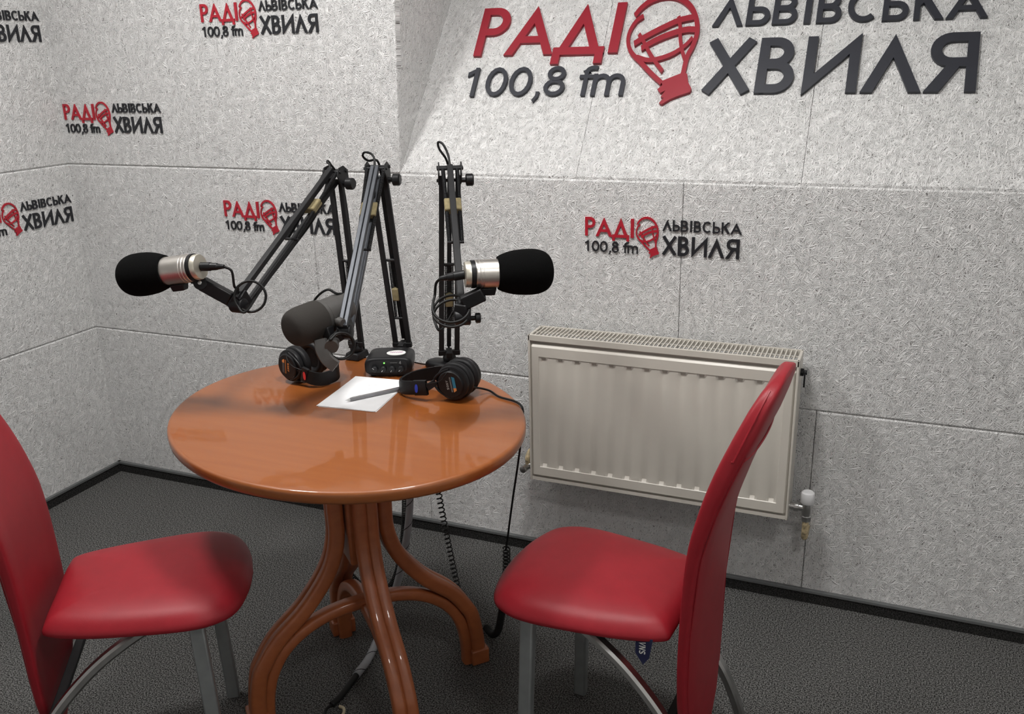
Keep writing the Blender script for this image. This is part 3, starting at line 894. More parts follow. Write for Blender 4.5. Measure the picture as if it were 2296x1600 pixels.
# ------------------------------------------------------------------ microphone arms
def make_arm(label, B, E, W, sp, knob_side, beam_mat, wide=False):
    B, E, W = V(B), V(E), V(W)
    t = thing('boom_stand', label, 'microphone stand', (B.x, B.y, TZ), None, 'desk boom stands')
    h = (W - E); hh = V((h.x, h.y, 0)).normalized()
    lat = hh.cross(V((0, 0, 1))).normalized()
    if lat.dot(V((1, 0.3, 0))) < 0: lat = -lat
    up = (E - B).normalized()
    inp = up.cross(lat).normalized()
    if inp.dot(hh) < 0: inp = -inp
    # clamp standing on the table edge
    mb = MB()
    R = Matrix((lat, inp, V((0, 0, 1)))).transposed()
    mb.box((B.x, B.y, TZ + 0.010), (0.044, 0.060, 0.019), R, 0.85)
    mb.lathe((B.x, B.y, TZ + 0.019), (0, 0, 1), [(0, 0.017), (0.012, 0.017), (0.016, 0.012), (0.024, 0.012)], 18)
    mb.build('clamp', M_BLACKMET, t, bevel=0.004)
    mb = MB()
    rear = V((B.x - TC.x, B.y - TC.y, 0)).normalized()
    mb.beam(V((B.x, B.y, TZ + 0.010)) + rear * 0.040, V((B.x, B.y, TZ - 0.062)) + rear * 0.040, 0.026, 0.010, rear)
    mb.beam(V((B.x, B.y, TZ - 0.060)) + rear * 0.044, V((B.x, B.y, TZ - 0.060)) - rear * 0.030, 0.026, 0.008)
    mb.beam(V((B.x, B.y, TZ + 0.008)) + rear * 0.044, V((B.x, B.y, TZ + 0.008)) + rear * 0.01, 0.026, 0.012)
    mb.build('clamp_jaw', M_BLACKMET, t, bevel=0.002)
    mb = MB(); mb.lathe(V((B.x, B.y, TZ - 0.030)) - rear * 0.018, (0, 0, -1), [(0, 0.012), (0.004, 0.012), (0.005, 0.005), (0.060, 0.005), (0.061, 0.010), (0.070, 0.010)], 14)
    mb.build('clamp_screw', M_BLACKMET, t)
    base = V((B.x, B.y, TZ + 0.040))
    mb = MB()
    mb.beam(base - lat * (sp / 2 + 0.008), base + lat * (sp / 2 + 0.008), 0.012, 0.014)
    mb.beam(base + inp * -0.02, base + inp * 0.025, 0.016, 0.014)
    mb.build('pivot', M_BLACKMET, t, bevel=0.002)
    # lower arm: two side bars and a rear link
    for s in (-1, 1):
        mb = MB()
        mb.beam(base + lat * (s * sp / 2), E + lat * (s * sp / 2) - up * 0.012, 0.010, 0.013, lat)
        mb.build('lower_bar', M_BLACKMET, t, bevel=0.0015)
    mb = MB(); mb.beam(base - inp * 0.022 + up * 0.01, E - inp * 0.022 - up * 0.03, 0.009, 0.011, lat); mb.build('rear_link', M_BLACKMET, t, bevel=0.0015)
    Lw = (E - base).length
    mb = MB()
    c = base + up * (Lw * 0.50)
    mb.tube([c - lat * (sp / 2), c + lat * (sp / 2)], 0.0035, 10)
    mb.tube([c - inp * 0.022, c], 0.003, 8)
    mb.build('cross_pin', M_BLACKMET, t)
    mb = MB()
    c = base + up * (Lw * 0.16)
    mb.tube([c - lat * (sp / 2 + 0.004), c + lat * (sp / 2 + 0.004)], 0.003, 10)
    mb.build('cross_pin', M_BLACKMET, t)
    for s in (-1, 1):
        a = base + up * (Lw * 0.16) + lat * (s * sp * 0.22) - inp * 0.004; b = base + up * (Lw * 0.49) + lat * (s * sp * 0.18) - inp * 0.010
        mb = MB(); mb.tube(coil([a, b], 0.0036, 62, 8), 0.0010, 4); mb.build('spring', M_BLACKMET, t, smooth=180)
    mb = MB()
    c = base + up * (Lw * 0.30)
    R2 = Matrix((lat, inp, up)).transposed()
    mb.box(c - inp * 0.006, (sp * 0.50, 0.020, 0.034), R2)
    mb.build('sponge_pad', M_SPONGE, t, bevel=0.003, label='beige sponge pad')
    # upper arm: two bars one above the other
    d = (W - E).normalized()
    nrm = lat.cross(d).normalized()
    if nrm.z < 0: nrm = -nrm
    for k, s in enumerate((0.5, -0.5)):
        mb = MB()
        a, b = E + nrm * (0.036 * s) + d * 0.006, W + nrm * (0.036 * s) - d * 0.002
        for q in ((-0.5, 0.5) if wide else (0,)):
            mb.beam(a + lat * (q * 0.0115), b + lat * (q * 0.0115), 0.0100 if wide else 0.014, 0.013, nrm)
        ub = mb.build('upper_bar', beam_mat, t, bevel=0.0015)
    Lu = (W - E).length
    for s in (-1, 1):
        a = E + lat * (s * (0.021 if wide else 0.017)) + nrm * 0.012 + d * 0.01; b = E + d * (Lu * 0.50) + lat * (s * 0.014) - nrm * 0.012
        mb = MB(); mb.tube(coil([a, b], 0.0042, 84, 8), 0.0011, 4); mb.build('spring', M_BLACKMET, t, smooth=180)
    mb = MB()
    c = E + d * (Lu * 0.50) - nrm * 0.012
    mb.tube([c - lat * 0.019, c + lat * 0.019], 0.0035, 10)
    mb.build('cross_pin', M_BLACKMET, t)
    mb = MB()
    R3 = Matrix((lat, nrm, d)).transposed()
    mb.box(E + d * (Lu * 0.27), (0.040, 0.017, 0.040), R3)
    mb.build('sponge_pad', M_SPONGE, t, bevel=0.003, label='beige sponge pad')
    # elbow
    mb = MB()
    for s in (-1, 1):
        o = E + lat * (s * (sp / 2 + 0.007))
        pl = [(-0.026, 0.008), (-0.008, 0.020), (0.014, 0.016), (0.024, -0.004), (0.012, -0.030), (-0.012, -0.036), (-0.026, -0.016)]
        M4 = Matrix((inp, up, lat)).transposed().to_4x4(); M4.translation = o
        mb.prism(pl, -0.0015, 0.0015, M4)
    for q in ((-0.016, 0.006), (0.012, 0.006), (-0.004, -0.024)):
        c = E + inp * q[0] + up * q[1]
        mb.tube([c - lat * (sp / 2 + 0.012), c + lat * (sp / 2 + 0.012)], 0.004, 10)
    mb.build('elbow_bracket', M_BLACKMET, t, bevel=0.001)
    mb = MB()
    o = E - up * 0.024 + lat * (sp / 2 + 0.008)
    mb.lathe(o, lat, [(0, 0.006), (0.010, 0.006), (0.0102, 0.011), (0.012, 0.0150), (0.027, 0.0150), (0.030, 0.012)], 20)
    mb.build('knob', M_BLACKPL, t)
    # wrist
    mb = MB()
    mb.lathe(W - lat * 0.017, lat, [(0, 0.014), (0.002, 0.017), (0.032, 0.017), (0.034, 0.014)], 20)
    mb.beam(W - d * 0.03, W, 0.024, 0.040, nrm)
    mb.build('wrist_joint', M_BLACKPL, t, bevel=0.001)
    return t, dict(lat=lat, d=d, nrm=nrm, inp=inp, up=up, base=base)

A1 = dict(B=(1.416, -0.430, TZ), E=(1.393, -0.430, 1.240), W=(1.388, -0.845, 1.000))
A2 = dict(B=(1.540, -0.398, TZ), E=(1.518, -0.430, 1.252), W=(1.612, -0.772, 0.938))
A3 = dict(B=(1.690, -0.420, TZ), E=(1.712, -0.415, 1.254), W=(1.908, -0.778, 1.000))
arm1, f1 = make_arm('leftmost of the black microphone arms, reaching left with the silver microphone', sp=0.030, knob_side=1, beam_mat=M_BLACKMET, **A1)
arm2, f2 = make_arm('middle microphone arm with the grey aluminium beam, clamped behind the headphone amplifier', sp=0.036, knob_side=1, beam_mat=M_GUNMET, wide=True, **A2)
arm3, f3 = make_arm('rightmost of the black microphone arms, standing upright on the table edge nearest the radiator', sp=0.040, knob_side=1, beam_mat=M_BLACKMET, **A3)
mb = MB()
mb.loft([[V((1.672, -0.432, TZ + z)) + Matrix.Rotation(radians(-12), 3, 'Z') @ V((0.046 * k * math.copysign(abs(cos(a)) ** 0.7, cos(a)), 0.026 * k * math.copysign(abs(sin(a)) ** 0.7, sin(a)), 0)) for a in [2 * pi * q / 32 for q in range(32)]] for z, k in ((0.0, 0.95), (0.003, 1.0), (0.011, 0.98), (0.017, 0.88), (0.020, 0.70))])
mb.build('foot', M_BLACKPL, arm3, smooth=50)
# swivel heads that carry the microphones
def swivel(arm, pts, w, h, name='swivel_mount', m=M_BLACKPL):
    mb = MB()
    for a, b in zip(pts, pts[1:]): mb.beam(a, b, w, h)
    return mb.build(name, m, arm, bevel=0.003)
swivel(arm1, [(1.388, -0.845, 1.000), (1.372, -0.849, 1.014), (1.311, -0.866, 1.050)], 0.022, 0.030)
FWD = V((0.371, -0.874, 0.313))
mb = MB(); mb.lathe(V((1.311, -0.866, 1.050)) - FWD * 0.014, FWD, [(0, 0.013), (0.001, 0.0155), (0.027, 0.0155), (0.028, 0.013)], 22); tj = mb.build('tilt_joint', M_BLACKPL, arm1)
mb = MB(); mb.lathe(V((1.311, -0.866, 1.050)) + FWD * 0.0138, FWD, [(0, 0.005), (0.002, 0.0045), (0.003, 0.002)], 12); mb.build('screw', M_CHROME, tj, label='bright screw head')
mb = MB(); mb.beam((1.311, -0.866, 1.054), (1.292, -0.875, 1.060), 0.02, 0.016); mb.build('mount_neck', M_BLACKPL, arm1, bevel=0.002)
swivel(arm3, [(1.908, -0.778, 1.000), (1.910, -0.778, 1.030), (1.950, -0.760, 1.050)], 0.028, 0.028)
mb = MB(); mb.lathe((1.922, -0.775, 0.998), f3['lat'], [(0, 0.005), (0.012, 0.005), (0.0125, 0.009), (0.014, 0.011), (0.022, 0.011), (0.024, 0.009)], 16); mb.build('knob', M_BLACKPL, arm3)
# curved grey mounting bracket of the middle arm
swivel(arm2, [(1.612, -0.772, 0.938), (1.592, -0.800, 0.925), (1.583, -0.800, 0.955)], 0.022, 0.022)
mb = MB(); mb.sweep(spline([(1.581, -0.823, 0.932), (1.591, -0.833, 0.912), (1.605, -0.837, 0.893), (1.623, -0.833, 0.878)], 6), [(-0.012, -0.006), (0.012, -0.006), (0.015, 0), (0.012, 0.006), (-0.012, 0.006), (-0.015, 0)], up=(0.46, -0.89, 0.0))
mb.build('bracket_plate', M_GREYMIC, arm2, smooth=40)
mb = MB(); mb.lathe((1.596, -0.788, 0.926), (0.35, -0.85, -0.1), [(0, 0.012), (0.03, 0.012), (0.034, 0.015), (0.046, 0.015)], 16); mb.build('threaded_stud', M_GREYMIC, arm2)

# ------------------------------------------------------------------ microphones
def silver_mic(label, front, rear, r, fr, cliplat):
    front, rear = V(front), V(rear)
    ax = (front - rear).normalized(); L = (front - rear).length
    t = thing('microphone', label, 'microphone', (front + rear) / 2, None, 'silver microphones in black foam')
    mb = MB()
    nb = L - 0.118
    mb.lathe(rear, ax, [(0.022, r * 0.93), (0.024, r * 0.97), (0.030, r * 0.97), (0.031, r * 1.0), (0.034, r * 1.0), (0.0345, r * 0.985), (0.038, r * 0.985), (0.0385, r), (L - 0.05, r)], 36)
    mb.build('body', M_SILVER, t, smooth=25)
    mb = MB(); mb.lathe(rear, ax, [(0.013, r * 0.85), (0.0135, r * 0.97), (0.0215, r * 0.97), (0.022, r * 0.85)], 32); mb.build('rubber_ring', M_BLACKPL, t, label='black rubber ring')
    mb = MB(); mb.lathe(rear, ax, [(0.0, r * 0.62), (0.001, r * 0.86), (0.004, r * 0.90), (0.0125, r * 0.90), (0.013, r * 0.8)], 32); mb.build('end_cap', M_CREAM, t, label='pale metal end cap')
    F = fr
    f0 = L - 0.118
    mb = MB()
    prof = [(f0 + 0.004, r * 1.01), (f0, r * 1.06), (f0 + 0.002, r * 1.15), (f0 + 0.010, F * 0.82), (f0 + 0.026, F * 0.93), (f0 + 0.046, F * 1.0), (f0 + 0.072, F * 1.02), (f0 + 0.090, F * 0.97), (f0 + 0.104, F * 0.84), (f0 + 0.113, F * 0.64), (f0 + 0.118, F * 0.36), (f0 + 0.119, F * 0.08)]
    prof = [(p.x, p.y) for p in spline([(a, b, 0) for a, b in prof[2:]], 4)]
    mb.lathe(rear, ax, [(f0 + 0.006, r * 1.003), (f0 + 0.001, r * 1.06)] + prof, 40)
    mb.build('foam_windscreen', M_FOAM, t, smooth=60, label='black foam windscreen')
    mb = MB()
    dn = V((0, 0, -1)); dn = (dn - ax * dn.dot(ax)).normalized()
    R = Matrix((ax, ax.cross(dn), dn)).transposed()
    mb.box(rear + ax * (f0 - 0.020) + dn * (r + 0.007), (0.036, 0.024, 0.016), R, 0.8)
    mb.build('clip_shoe', M_BLACKPL, t, bevel=0.002)
    return t
silver_mic('silver microphone with black foam windscreen, pointing left towards the wall corner', (1.122, -0.906, 1.060), (1.322, -0.874, 1.090), 0.0315, 0.0475, None)
silver_mic('silver microphone with black foam windscreen, pointing right above the radiator', (2.066, -0.664, 1.084), (1.910, -0.765, 1.088), 0.0300, 0.0470, None)
fr_, rr_ = V((1.532, -0.851, 0.959)), V((1.572, -0.721, 0.974))
m2 = thing('microphone', 'dark grey broadcast microphone on the middle arm, tilted down to the left', 'microphone', (fr_ + rr_) / 2)
ax = (fr_ - rr_).normalized(); L = (fr_ - rr_).length
mb = MB(); mb.lathe(rr_, ax, [(-0.020, 0.020), (-0.019, 0.032), (-0.012, 0.0365), (0.0, 0.0375), (0.050, 0.0375), (0.052, 0.035), (0.060, 0.035)], 36); mb.build('body', M_GREYMIC, m2, smooth=40)
mb = MB(); mb.lathe(rr_, ax, [(0.052, 0.036), (0.053, 0.0405), (0.066, 0.0405), (0.067, 0.036)], 36); ring = mb.build('band', M_GREYMIC, m2, smooth=30)
prof = [(0.060, 0.036), (0.062, 0.0415), (0.075, 0.0432), (0.105, 0.0437), (L - 0.012, 0.0425), (L - 0.002, 0.0395), (L + 0.006, 0.033), (L + 0.010, 0.022), (L + 0.012, 0.008)]
mb = MB(); mb.lathe(rr_, ax, [(p.x, p.y) for p in spline([(a, b, 0) for a, b in prof], 3)], 40); mb.build('foam_windscreen', M_GFOAM, m2, smooth=60, label='dark grey foam windscreen')
sd = V((0.92, 0.38, 0.0)); sd = (sd - ax * sd.dot(ax)).normalized(); dn = ax.cross(sd).normalized()
if dn.z > 0: dn = -dn
c0 = rr_ + ax * 0.048
mb = MB()
yk = [c0 + (sd * cos(a) + dn * sin(a)) * 0.0455 for a in [pi * k / 16 for k in range(17)]]
mb.sweep(yk, [(-0.009, -0.002), (0.009, -0.002), (0.009, 0.002), (-0.009, 0.002)], up=ax)
mb.tube([c0 + dn * 0.045, c0 + dn * 0.075], 0.011, 14)
mb.build('yoke', M_GREYMIC, m2, smooth=40)
for s in (-1, 1):
    mb = MB(); mb.lathe(c0 + sd * (s * 0.038), sd * s, [(0, 0.005), (0.009, 0.005), (0.0095, 0.010), (0.022, 0.010), (0.024, 0.008)], 18); mb.build('yoke_knob', M_GREYMIC, m2)
mb = MB(); mb.tube(spline([c0 - sd * 0.030 + dn * 0.02, c0 - sd * 0.045 - dn * 0.02 - ax * 0.01, c0 - dn * 0.049 - sd * 0.02 - ax * 0.03, rr_ - dn * 0.040 - ax * -0.005, rr_ - dn * 0.030 - ax * 0.024], 6), 0.0028, 8); mb.build('lead', M_RUBBER, m2)

# microphone cables
def cable(name, label, pts, r, group=None, n=8, cat='cable'):
    mb = MB(); mb.tube(spline(pts, n), r, 8)
    return tag(mb.build(name, M_RUBBER, smooth=180), label, cat, group)
def loop(c, axis, r, turns=1.0, n=12, a0=0.0, pitch=0.0):
    R = frame(V(axis), V((0, 0, 1)))
    return [V(c) + R @ V((r * cos(a0 + 2 * pi * turns * k / (n * turns)), r * sin(a0 + 2 * pi * turns * k / (n * turns)), pitch * k)) for k in range(int(n * turns) + 1)]
CF = V((0.371, -0.874, 0.313))
def mic_cable(label, plug0, plug1, pts, arm, A, toploop):
    t = thing('microphone_cable', label, 'cable', plug1)
    plug0, plug1 = V(plug0), V(plug1)
    mb = MB(); ax = (plug1 - plug0).normalized(); L = (plug1 - plug0).length
    mb.lathe(plug0, ax, [(0, 0.0098), (0.022, 0.0098), (0.023, 0.0088), (L * 0.7, 0.0078), (L * 0.72, 0.0068), (L, 0.0045)], 16); mb.build('plug', M_BLACKPL, t)
    E = V(A['E']); W = V(A['W'])
    d = arm['d']; nrm = arm['nrm']; lat = arm['lat']
    low = -nrm * 0.026
    tail = [W - d * 0.09 + low, W - d * 0.22 + low + lat * 0.004, E + d * 0.12 + low + lat * 0.002, E + d * 0.02 + nrm * 0.010 + V((0, 0, 0.012))]
    tail += toploop
    Bb = arm['base']
    tail += [E - arm['inp'] * 0.030 - arm['up'] * 0.04, E.lerp(Bb, 0.5) - arm['inp'] * 0.034, Bb - arm['inp'] * 0.034, Bb - arm['inp'] * 0.042 - V((0, 0, 0.12))]
    mb = MB(); mb.tube(spline([plug1] + pts + tail, 7), 0.0029, 7); mb.build('cord', M_RUBBER, t, smooth=180)
    return t
E1, E2, E3 = V(A1['E']), V(A2['E']), V(A3['E'])
mic_cable('thin black cable leaving the left silver microphone and looping round its arm', (1.322, -0.874, 1.090), (1.375, -0.862, 1.091),
          [(1.389, -0.856, 1.080), (1.388, -0.852, 1.045)] + [p for p in loop((1.418, -0.836, 1.020), CF, 0.034, 1.3, 10, a0=2.6, pitch=0.0012)], f1, A1, [E1 + V((-0.012, -0.012, 0.030)), E1 + V((-0.014, 0.004, 0.024))])
mic_cable('thin black cable coiled below the dark grey microphone on the middle arm', (1.600, -0.735, 0.945), (1.612, -0.770, 0.930),
          [p for p in loop((1.608, -0.792, 0.912), CF + V((0.5, 0, 0)), 0.029, 2.2, 10, a0=1.2, pitch=0.0014)], f2, A2, [E2 + V((-0.006, -0.006, 0.036)), E2 + V((-0.026, -0.008, 0.044)), E2 + V((-0.036, -0.004, 0.034)), E2 + V((-0.026, 0.004, 0.022)), E2 + V((-0.004, 0.012, 0.020))])
mic_cable('thin black cable leaving the right silver microphone and coiled at the top of its swivel', (1.910, -0.765, 1.088), (1.866, -0.790, 1.082),
          [(1.856, -0.79, 1.070), (1.852, -0.79, 1.045)] + [p for p in loop((1.893, -0.800, 1.028), CF + V((0, 0, 0.9)), 0.038, 2.2, 10, a0=2.9, pitch=-0.0016)], f3, A3, [E3 + V((-0.002, -0.004, 0.040)), E3 + V((-0.016, 0.0, 0.062)), E3 + V((-0.029, 0.002, 0.066)), E3 + V((-0.028, 0.004, 0.050)), E3 + V((-0.012, 0.012, 0.018))])

# ------------------------------------------------------------------ things on the table
# headphone amplifier
fx = V((0.110, 0.045, 0)).normalized(); fy = V((-0.045, 0.110, 0)).normalized()
ac = V((1.521, -0.563, TZ)) + fx * 0.060 + fy * 0.052
amp = thing('headphone_amplifier', 'small black four-knob headphone amplifier with an oval white sticker and green light', 'amplifier', ac, Matrix((fx, fy, V((0, 0, 1)))).transposed())
mb = MB()
W2, D2, H2 = 0.060, 0.050, 0.050
def amp_sec(y, k, z1):
    pts = []
    for i in range(40):
        a = 2 * pi * i / 40
        pts.append(V((W2 * k * math.copysign(abs(cos(a)) ** 0.42, cos(a)), y, 0.004 + z1 / 2 + (z1 / 2) * math.copysign(abs(sin(a)) ** 0.55, sin(a)))))
    return pts[::-1]
mb.loft([amp_sec(-D2, 0.93, 0.042), amp_sec(-D2 + 0.003, 0.99, 0.045), amp_sec(-D2 + 0.012, 1.0, 0.0455), amp_sec(0, 1.0, 0.0455), amp_sec(D2 - 0.006, 0.97, 0.044), amp_sec(D2, 0.92, 0.040)])
case = mb.build('case', M_BLACKPL, amp, local=True, smooth=50)
mb = MB()
mb.prism([(W2 * 0.80 * math.copysign(abs(cos(a)) ** 0.5, cos(a)), 0.027 + 0.0165 * math.copysign(abs(sin(a)) ** 0.5, sin(a))) for a in [2 * pi * k / 36 for k in range(36)]], 0, 0.0015, Matrix(((1, 0, 0, 0), (0, 0, -1, -D2), (0, 1, 0, 0), (0, 0, 0, 1))))
mb.build('front_plate', M_BLACKMET, amp, local=True)
for k in range(4):
    mb = MB(); kx = -0.033 + k * 0.022
    mb.lathe((kx, -D2 - 0.0015, 0.0225), (0, -1, 0), [(0, 0.0085), (0.009, 0.0080), (0.010, 0.0070)], 20)
    kn = mb.build('knob', M_BLACKPL, amp, local=True)
    mb = MB(); a = (2.4, 4.0, 4.2, 3.9)[k]
    mb.beam((kx + 0.002 * cos(a), -D2 - 0.0117, 0.0225 + 0.002 * sin(a)), (kx + 0.0068 * cos(a), -D2 - 0.0117, 0.0225 + 0.0068 * sin(a)), 0.0009, 0.0005, (0, -1, 0))
    mb.build('pointer', M_LABWHITE, kn, local=True)
mb = MB(); mb.lathe((-0.009, -D2 - 0.001, 0.0372), (0, -1, 0), [(0, 0.0019), (0.0016, 0.0017), (0.002, 0.001)], 12); mb.build('power_light', M_LED, amp, local=True, label='lit green light')
mb = MB()
MF = Matrix(((1, 0, 0, 0.028), (0, 0, -1, -D2 - 0.0014), (0, 1, 0, 0.0335), (0, 0, 0, 1)))
for p in glyph('4', 0.7, 0.12): mb.prism([(a * 0.0085, b * 0.0085) for a, b in p], 0, 0.0004, MF)
mb.prism([(-0.022, 0.0035), (-0.004, 0.0035), (-0.004, 0.0042), (-0.022, 0.0042)], 0, 0.0004, MF)
mb.build('front_print', M_LABGREY, amp, local=True)
mb = MB(); mb.prism([(0.0245 * cos(a) + 0.017, 0.0200 * sin(a) - 0.008) for a in [2 * pi * k / 32 for k in range(32)]], 0.0492, 0.0502)
stk = mb.build('oval_sticker', M_LABWHITE, amp, local=True, label='oval white sticker with a purple scrawl')
mb = MB(); rnd = random.Random(4)
for x0 in [0.003, 0.008, 0.013, 0.018, 0.023, 0.027, 0.031]:
    mb.prism(stroke([(x0, -0.008 + rnd.uniform(-0.001, 0.001)), (x0 + 0.001, -0.002), (x0 + 0.004, -0.0045)], 0.0012)[0], 0.0502, 0.0505)
mb.prism(stroke([(0.0, -0.001), (0.006, -0.003), (0.032, -0.0045)], 0.0011)[0], 0.0502, 0.0505)
mb.build('scrawl', M_LABPURPLE, stk, local=True)
mb = MB()
for sx in (-1, 1):
    for sy in (-1, 1): mb.lathe((sx * 0.04, sy * 0.038, 0.0), (0, 0, 1), [(0, 0.006), (0.006, 0.006)], 12)
mb.build('rubber_foot', M_BLACKPL, amp, local=True)

def headphones(label, near, n, g, band, side_mat, orient, cord=None, tilt=0.0, stripe=1):
    """lying headphones: n points from the far cup to the near cup, band=(x0, x1, half width)"""
    n = V((n[0], n[1], 0)).normalized()
    near = V(near)
    x = V((-n.y, n.x, 0)) * orient
    up = V((0, 0, 1))
    o = near - n * g
    t = thing('headphones', label, 'headphones', (o.x, o.y, TZ), None, 'black studio headphones')
    r = 0.0415
    for s in (1, -1):
        c = o + n * (g * s)
        nn = n * s
        mb = MB(); mb.lathe(c, nn, [(-0.004, r * 0.92), (0.0, r * 0.99), (0.006, r), (0.010, r * 0.96), (0.012, r * 0.80), (0.017, r * 0.77), (0.019, r * 0.72), (0.0195, r * 0.05)], 40)
        cup = mb.build('ear_cup', M_BLACKPL, t, smooth=30)
        mb = MB(); mb.lathe(c, nn, [(-0.004, r * 0.9), (-0.005, r * 1.03), (-0.010, r * 1.09), (-0.017, r * 1.10), (-0.023, r * 1.04), (-0.0255, r * 0.92), (-0.023, r * 0.72), (-0.014, r * 0.62)], 40)
        mb.build('ear_pad', M_PAD, t, smooth=60)
        # yoke from the cup to the band
        mb = MB()
        pts = [c + nn * 0.013 + x * (r * 0.1) + up * (r * 0.85), c + nn * 0.014 + x * (r * 0.75) + up * (r * 0.5), c + nn * 0.013 + x * (r * 1.08), c + nn * 0.014 + x * (r * 0.75) - up * (r * 0.5), c + nn * 0.013 + x * (r * 0.1) - up * (r * 0.85)]
        mb.tube(spline(pts, 6), 0.0028, 8)
        e = o + nn * band[2] + x * band[0] + up * tilt * 0.4
        mb.beam(c + nn * 0.012 + x * (r * 0.95), e, 0.004, 0.016)
        mb.build('yoke', M_BLACKPL, t)
    # headband
    pts = []
    for k in range(33):
        a = pi * k / 32
        pts.append(o + n * (band[2] * math.copysign(abs(cos(a)) ** 0.75, cos(a))) + x * (band[0] + (band[1] - band[0]) * sin(a) ** 0.8) + up * (tilt * (0.4 + 0.6 * sin(a))))
    hw = 0.0165
    prof = [(-0.0028, -hw), (0.0028, -hw), (0.0042, -hw * 0.6), (0.0042, hw * 0.6), (0.0028, hw), (-0.0028, hw)]
    mb = MB(); mb.sweep(pts, [(q[0], q[1]) for q in prof], up=up)
    hb = mb.build('headband', M_PAD, t, smooth=40)
    mb = MB()
    mb.sweep(pts[:4], [(q[0] * 1.5, q[1] * 1.08) for q in prof], up=up)
    mb.build('band_end', M_BLACKPL, hb, smooth=30)
    mb = MB()
    mb.sweep(pts[-4:], [(q[0] * 1.5, q[1] * 1.08) for q in prof], up=up)
    mb.build('band_end', M_BLACKPL, hb, smooth=30)
    # coloured side mark on the near band end
    pm = pts[2]; dpt = (pts[3] - pts[1]).normalized(); on = up.cross(dpt); on = on if on.dot(n) > 0 else -on
    mb = MB()
    Mx = Matrix((dpt, up, on)).transposed().to_4x4(); Mx.translation = pm + on * 0.0064
    mb.prism([(0.0042 * cos(a), 0.0105 * math.copysign(abs(sin(a)) ** 0.8, sin(a))) for a in [2 * pi * k / 20 for k in range(20)]], 0, 0.0006, Mx)
    mb.build('side_mark', side_mat, hb, label='coloured side mark')
    # printed plate on the near cup
    c = near + n * 0.0196
    xr = up.cross(n).normalized()                      # right as seen from outside
    def Mp(ang, off):
        a = radians(ang)
        ux = xr * cos(a) + up * sin(a); uy = -xr * sin(a) + up * cos(a)
        mm = Matrix((ux, uy, n)).transposed().to_4x4(); mm.translation = c + n * off
        return mm
    cup0 = [ch for ch in t.children if ch.name.startswith('ear_cup')][0]
    Mq = Mp(100 if stripe > 0 else -95, 0)
    mb = MB()
    x0 = -0.0115
    for ch in 'SONY':
        for p in glyph(ch, 0.85, 0.2): mb.prism([(x0 + a * 0.0055, 0.0035 + b * 0.0055) for a, b in p], 0.0, 0.0004, Mq)
        x0 += 0.0058
    for q in (-0.0025, -0.0045):
        mb.prism([(-0.018, q), (0.018, q), (0.018, q + 0.0008), (-0.018, q + 0.0008)], 0.0, 0.0003, Mq)
    mb.build('print', M_LABORANGE if stripe < 0 else M_LABGREY, cup0)
    mb = MB(); mb.prism([(-0.009, -0.0075), (0.019, -0.0075), (0.016, -0.0150), (-0.009, -0.0150)], 0, 0.0003, Mq); mb.build('stripe', M_LABCYAN if stripe > 0 else M_LABSLATE, cup0)
    mb = MB(); mb.prism([(-0.009, -0.0075), (-0.019, -0.0075), (-0.015, -0.0150), (-0.009, -0.0150)], 0, 0.0003, Mq)
    mb.build('stripe', M_LABORANGE, cup0, label='orange end of the stripe')
    mb = MB(); mb.tube(spline([c + up * 0.034 - xr * 0.004 - n * 0.006, c + up * 0.020 - xr * (0.012 * (-1 if orient > 0 else 1)) + n * 0.004, c + up * 0.006 - xr * 0.026 * (-1 if orient > 0 else 1) + n * 0.001, e_near(o, n, x, band, tilt)], 6), 0.0009, 6)
    mb.build('thin_lead', M_RUBBER, t)
    return t, o, x, n
def e_near(o, n, x, band, tilt): return o + n * (band[2] + 0.004) + x * (band[0] + 0.004) + V((0, 0, tilt * 0.4 + 0.010))

hpR, oR, xR, nR = headphones('black headphones with a blue mark, lying on the right side of the table', (1.808, -0.636, TZ + 0.0462), (0.0, -1.0), 0.029, (0.056, 0.148, 0.056), M_LABBLUE, -1, tilt=-0.028)
hpL, oL, xL, nL = headphones('black headphones with a red mark, lying folded at the left rear of the table', (1.370, -0.652, TZ + 0.0462), (-0.22, -0.97), 0.040, (0.045, 0.088, 0.050), M_LABRED, 1, tilt=-0.028, stripe=-1)
# cord of the right headphones: over the table edge, then coiled down to the carpet
straight = spline([(1.834, -0.640, 0.790), (1.848, -0.600, 0.775), (1.866, -0.565, 0.7575), (1.900, -0.585, 0.7535), (1.945, -0.600, 0.7535), (1.967, -0.612, 0.749), (1.974, -0.618, 0.735), (1.966, -0.605, 0.690), (1.950, -0.595, 0.60), (1.928, -0.588, 0.48), (1.908, -0.582, 0.36), (1.904, -0.58, 0.345)], 8)
mb = MB(); mb.tube(straight, 0.0026, 7); cd = mb.build('cord', M_RUBBER, hpR, smooth=180)
mb = MB(); mb.tube(coil(spline([(1.906, -0.580, 0.350), (1.903, -0.575, 0.30), (1.896, -0.570, 0.24), (1.888, -0.562, 0.20)], 6), 0.0085, 14, 12), 0.0022, 6); mb.tube(coil(spline([(1.888, -0.562, 0.20), (1.874, -0.552, 0.13), (1.852, -0.528, 0.062), (1.822, -0.498, 0.022), (1.785, -0.462, 0.0125)], 8), 0.0080, 52, 10), 0.0022, 5)
mb.build('coil', M_RUBBER, cd, smooth=180, label='tightly coiled stretch of the cord')
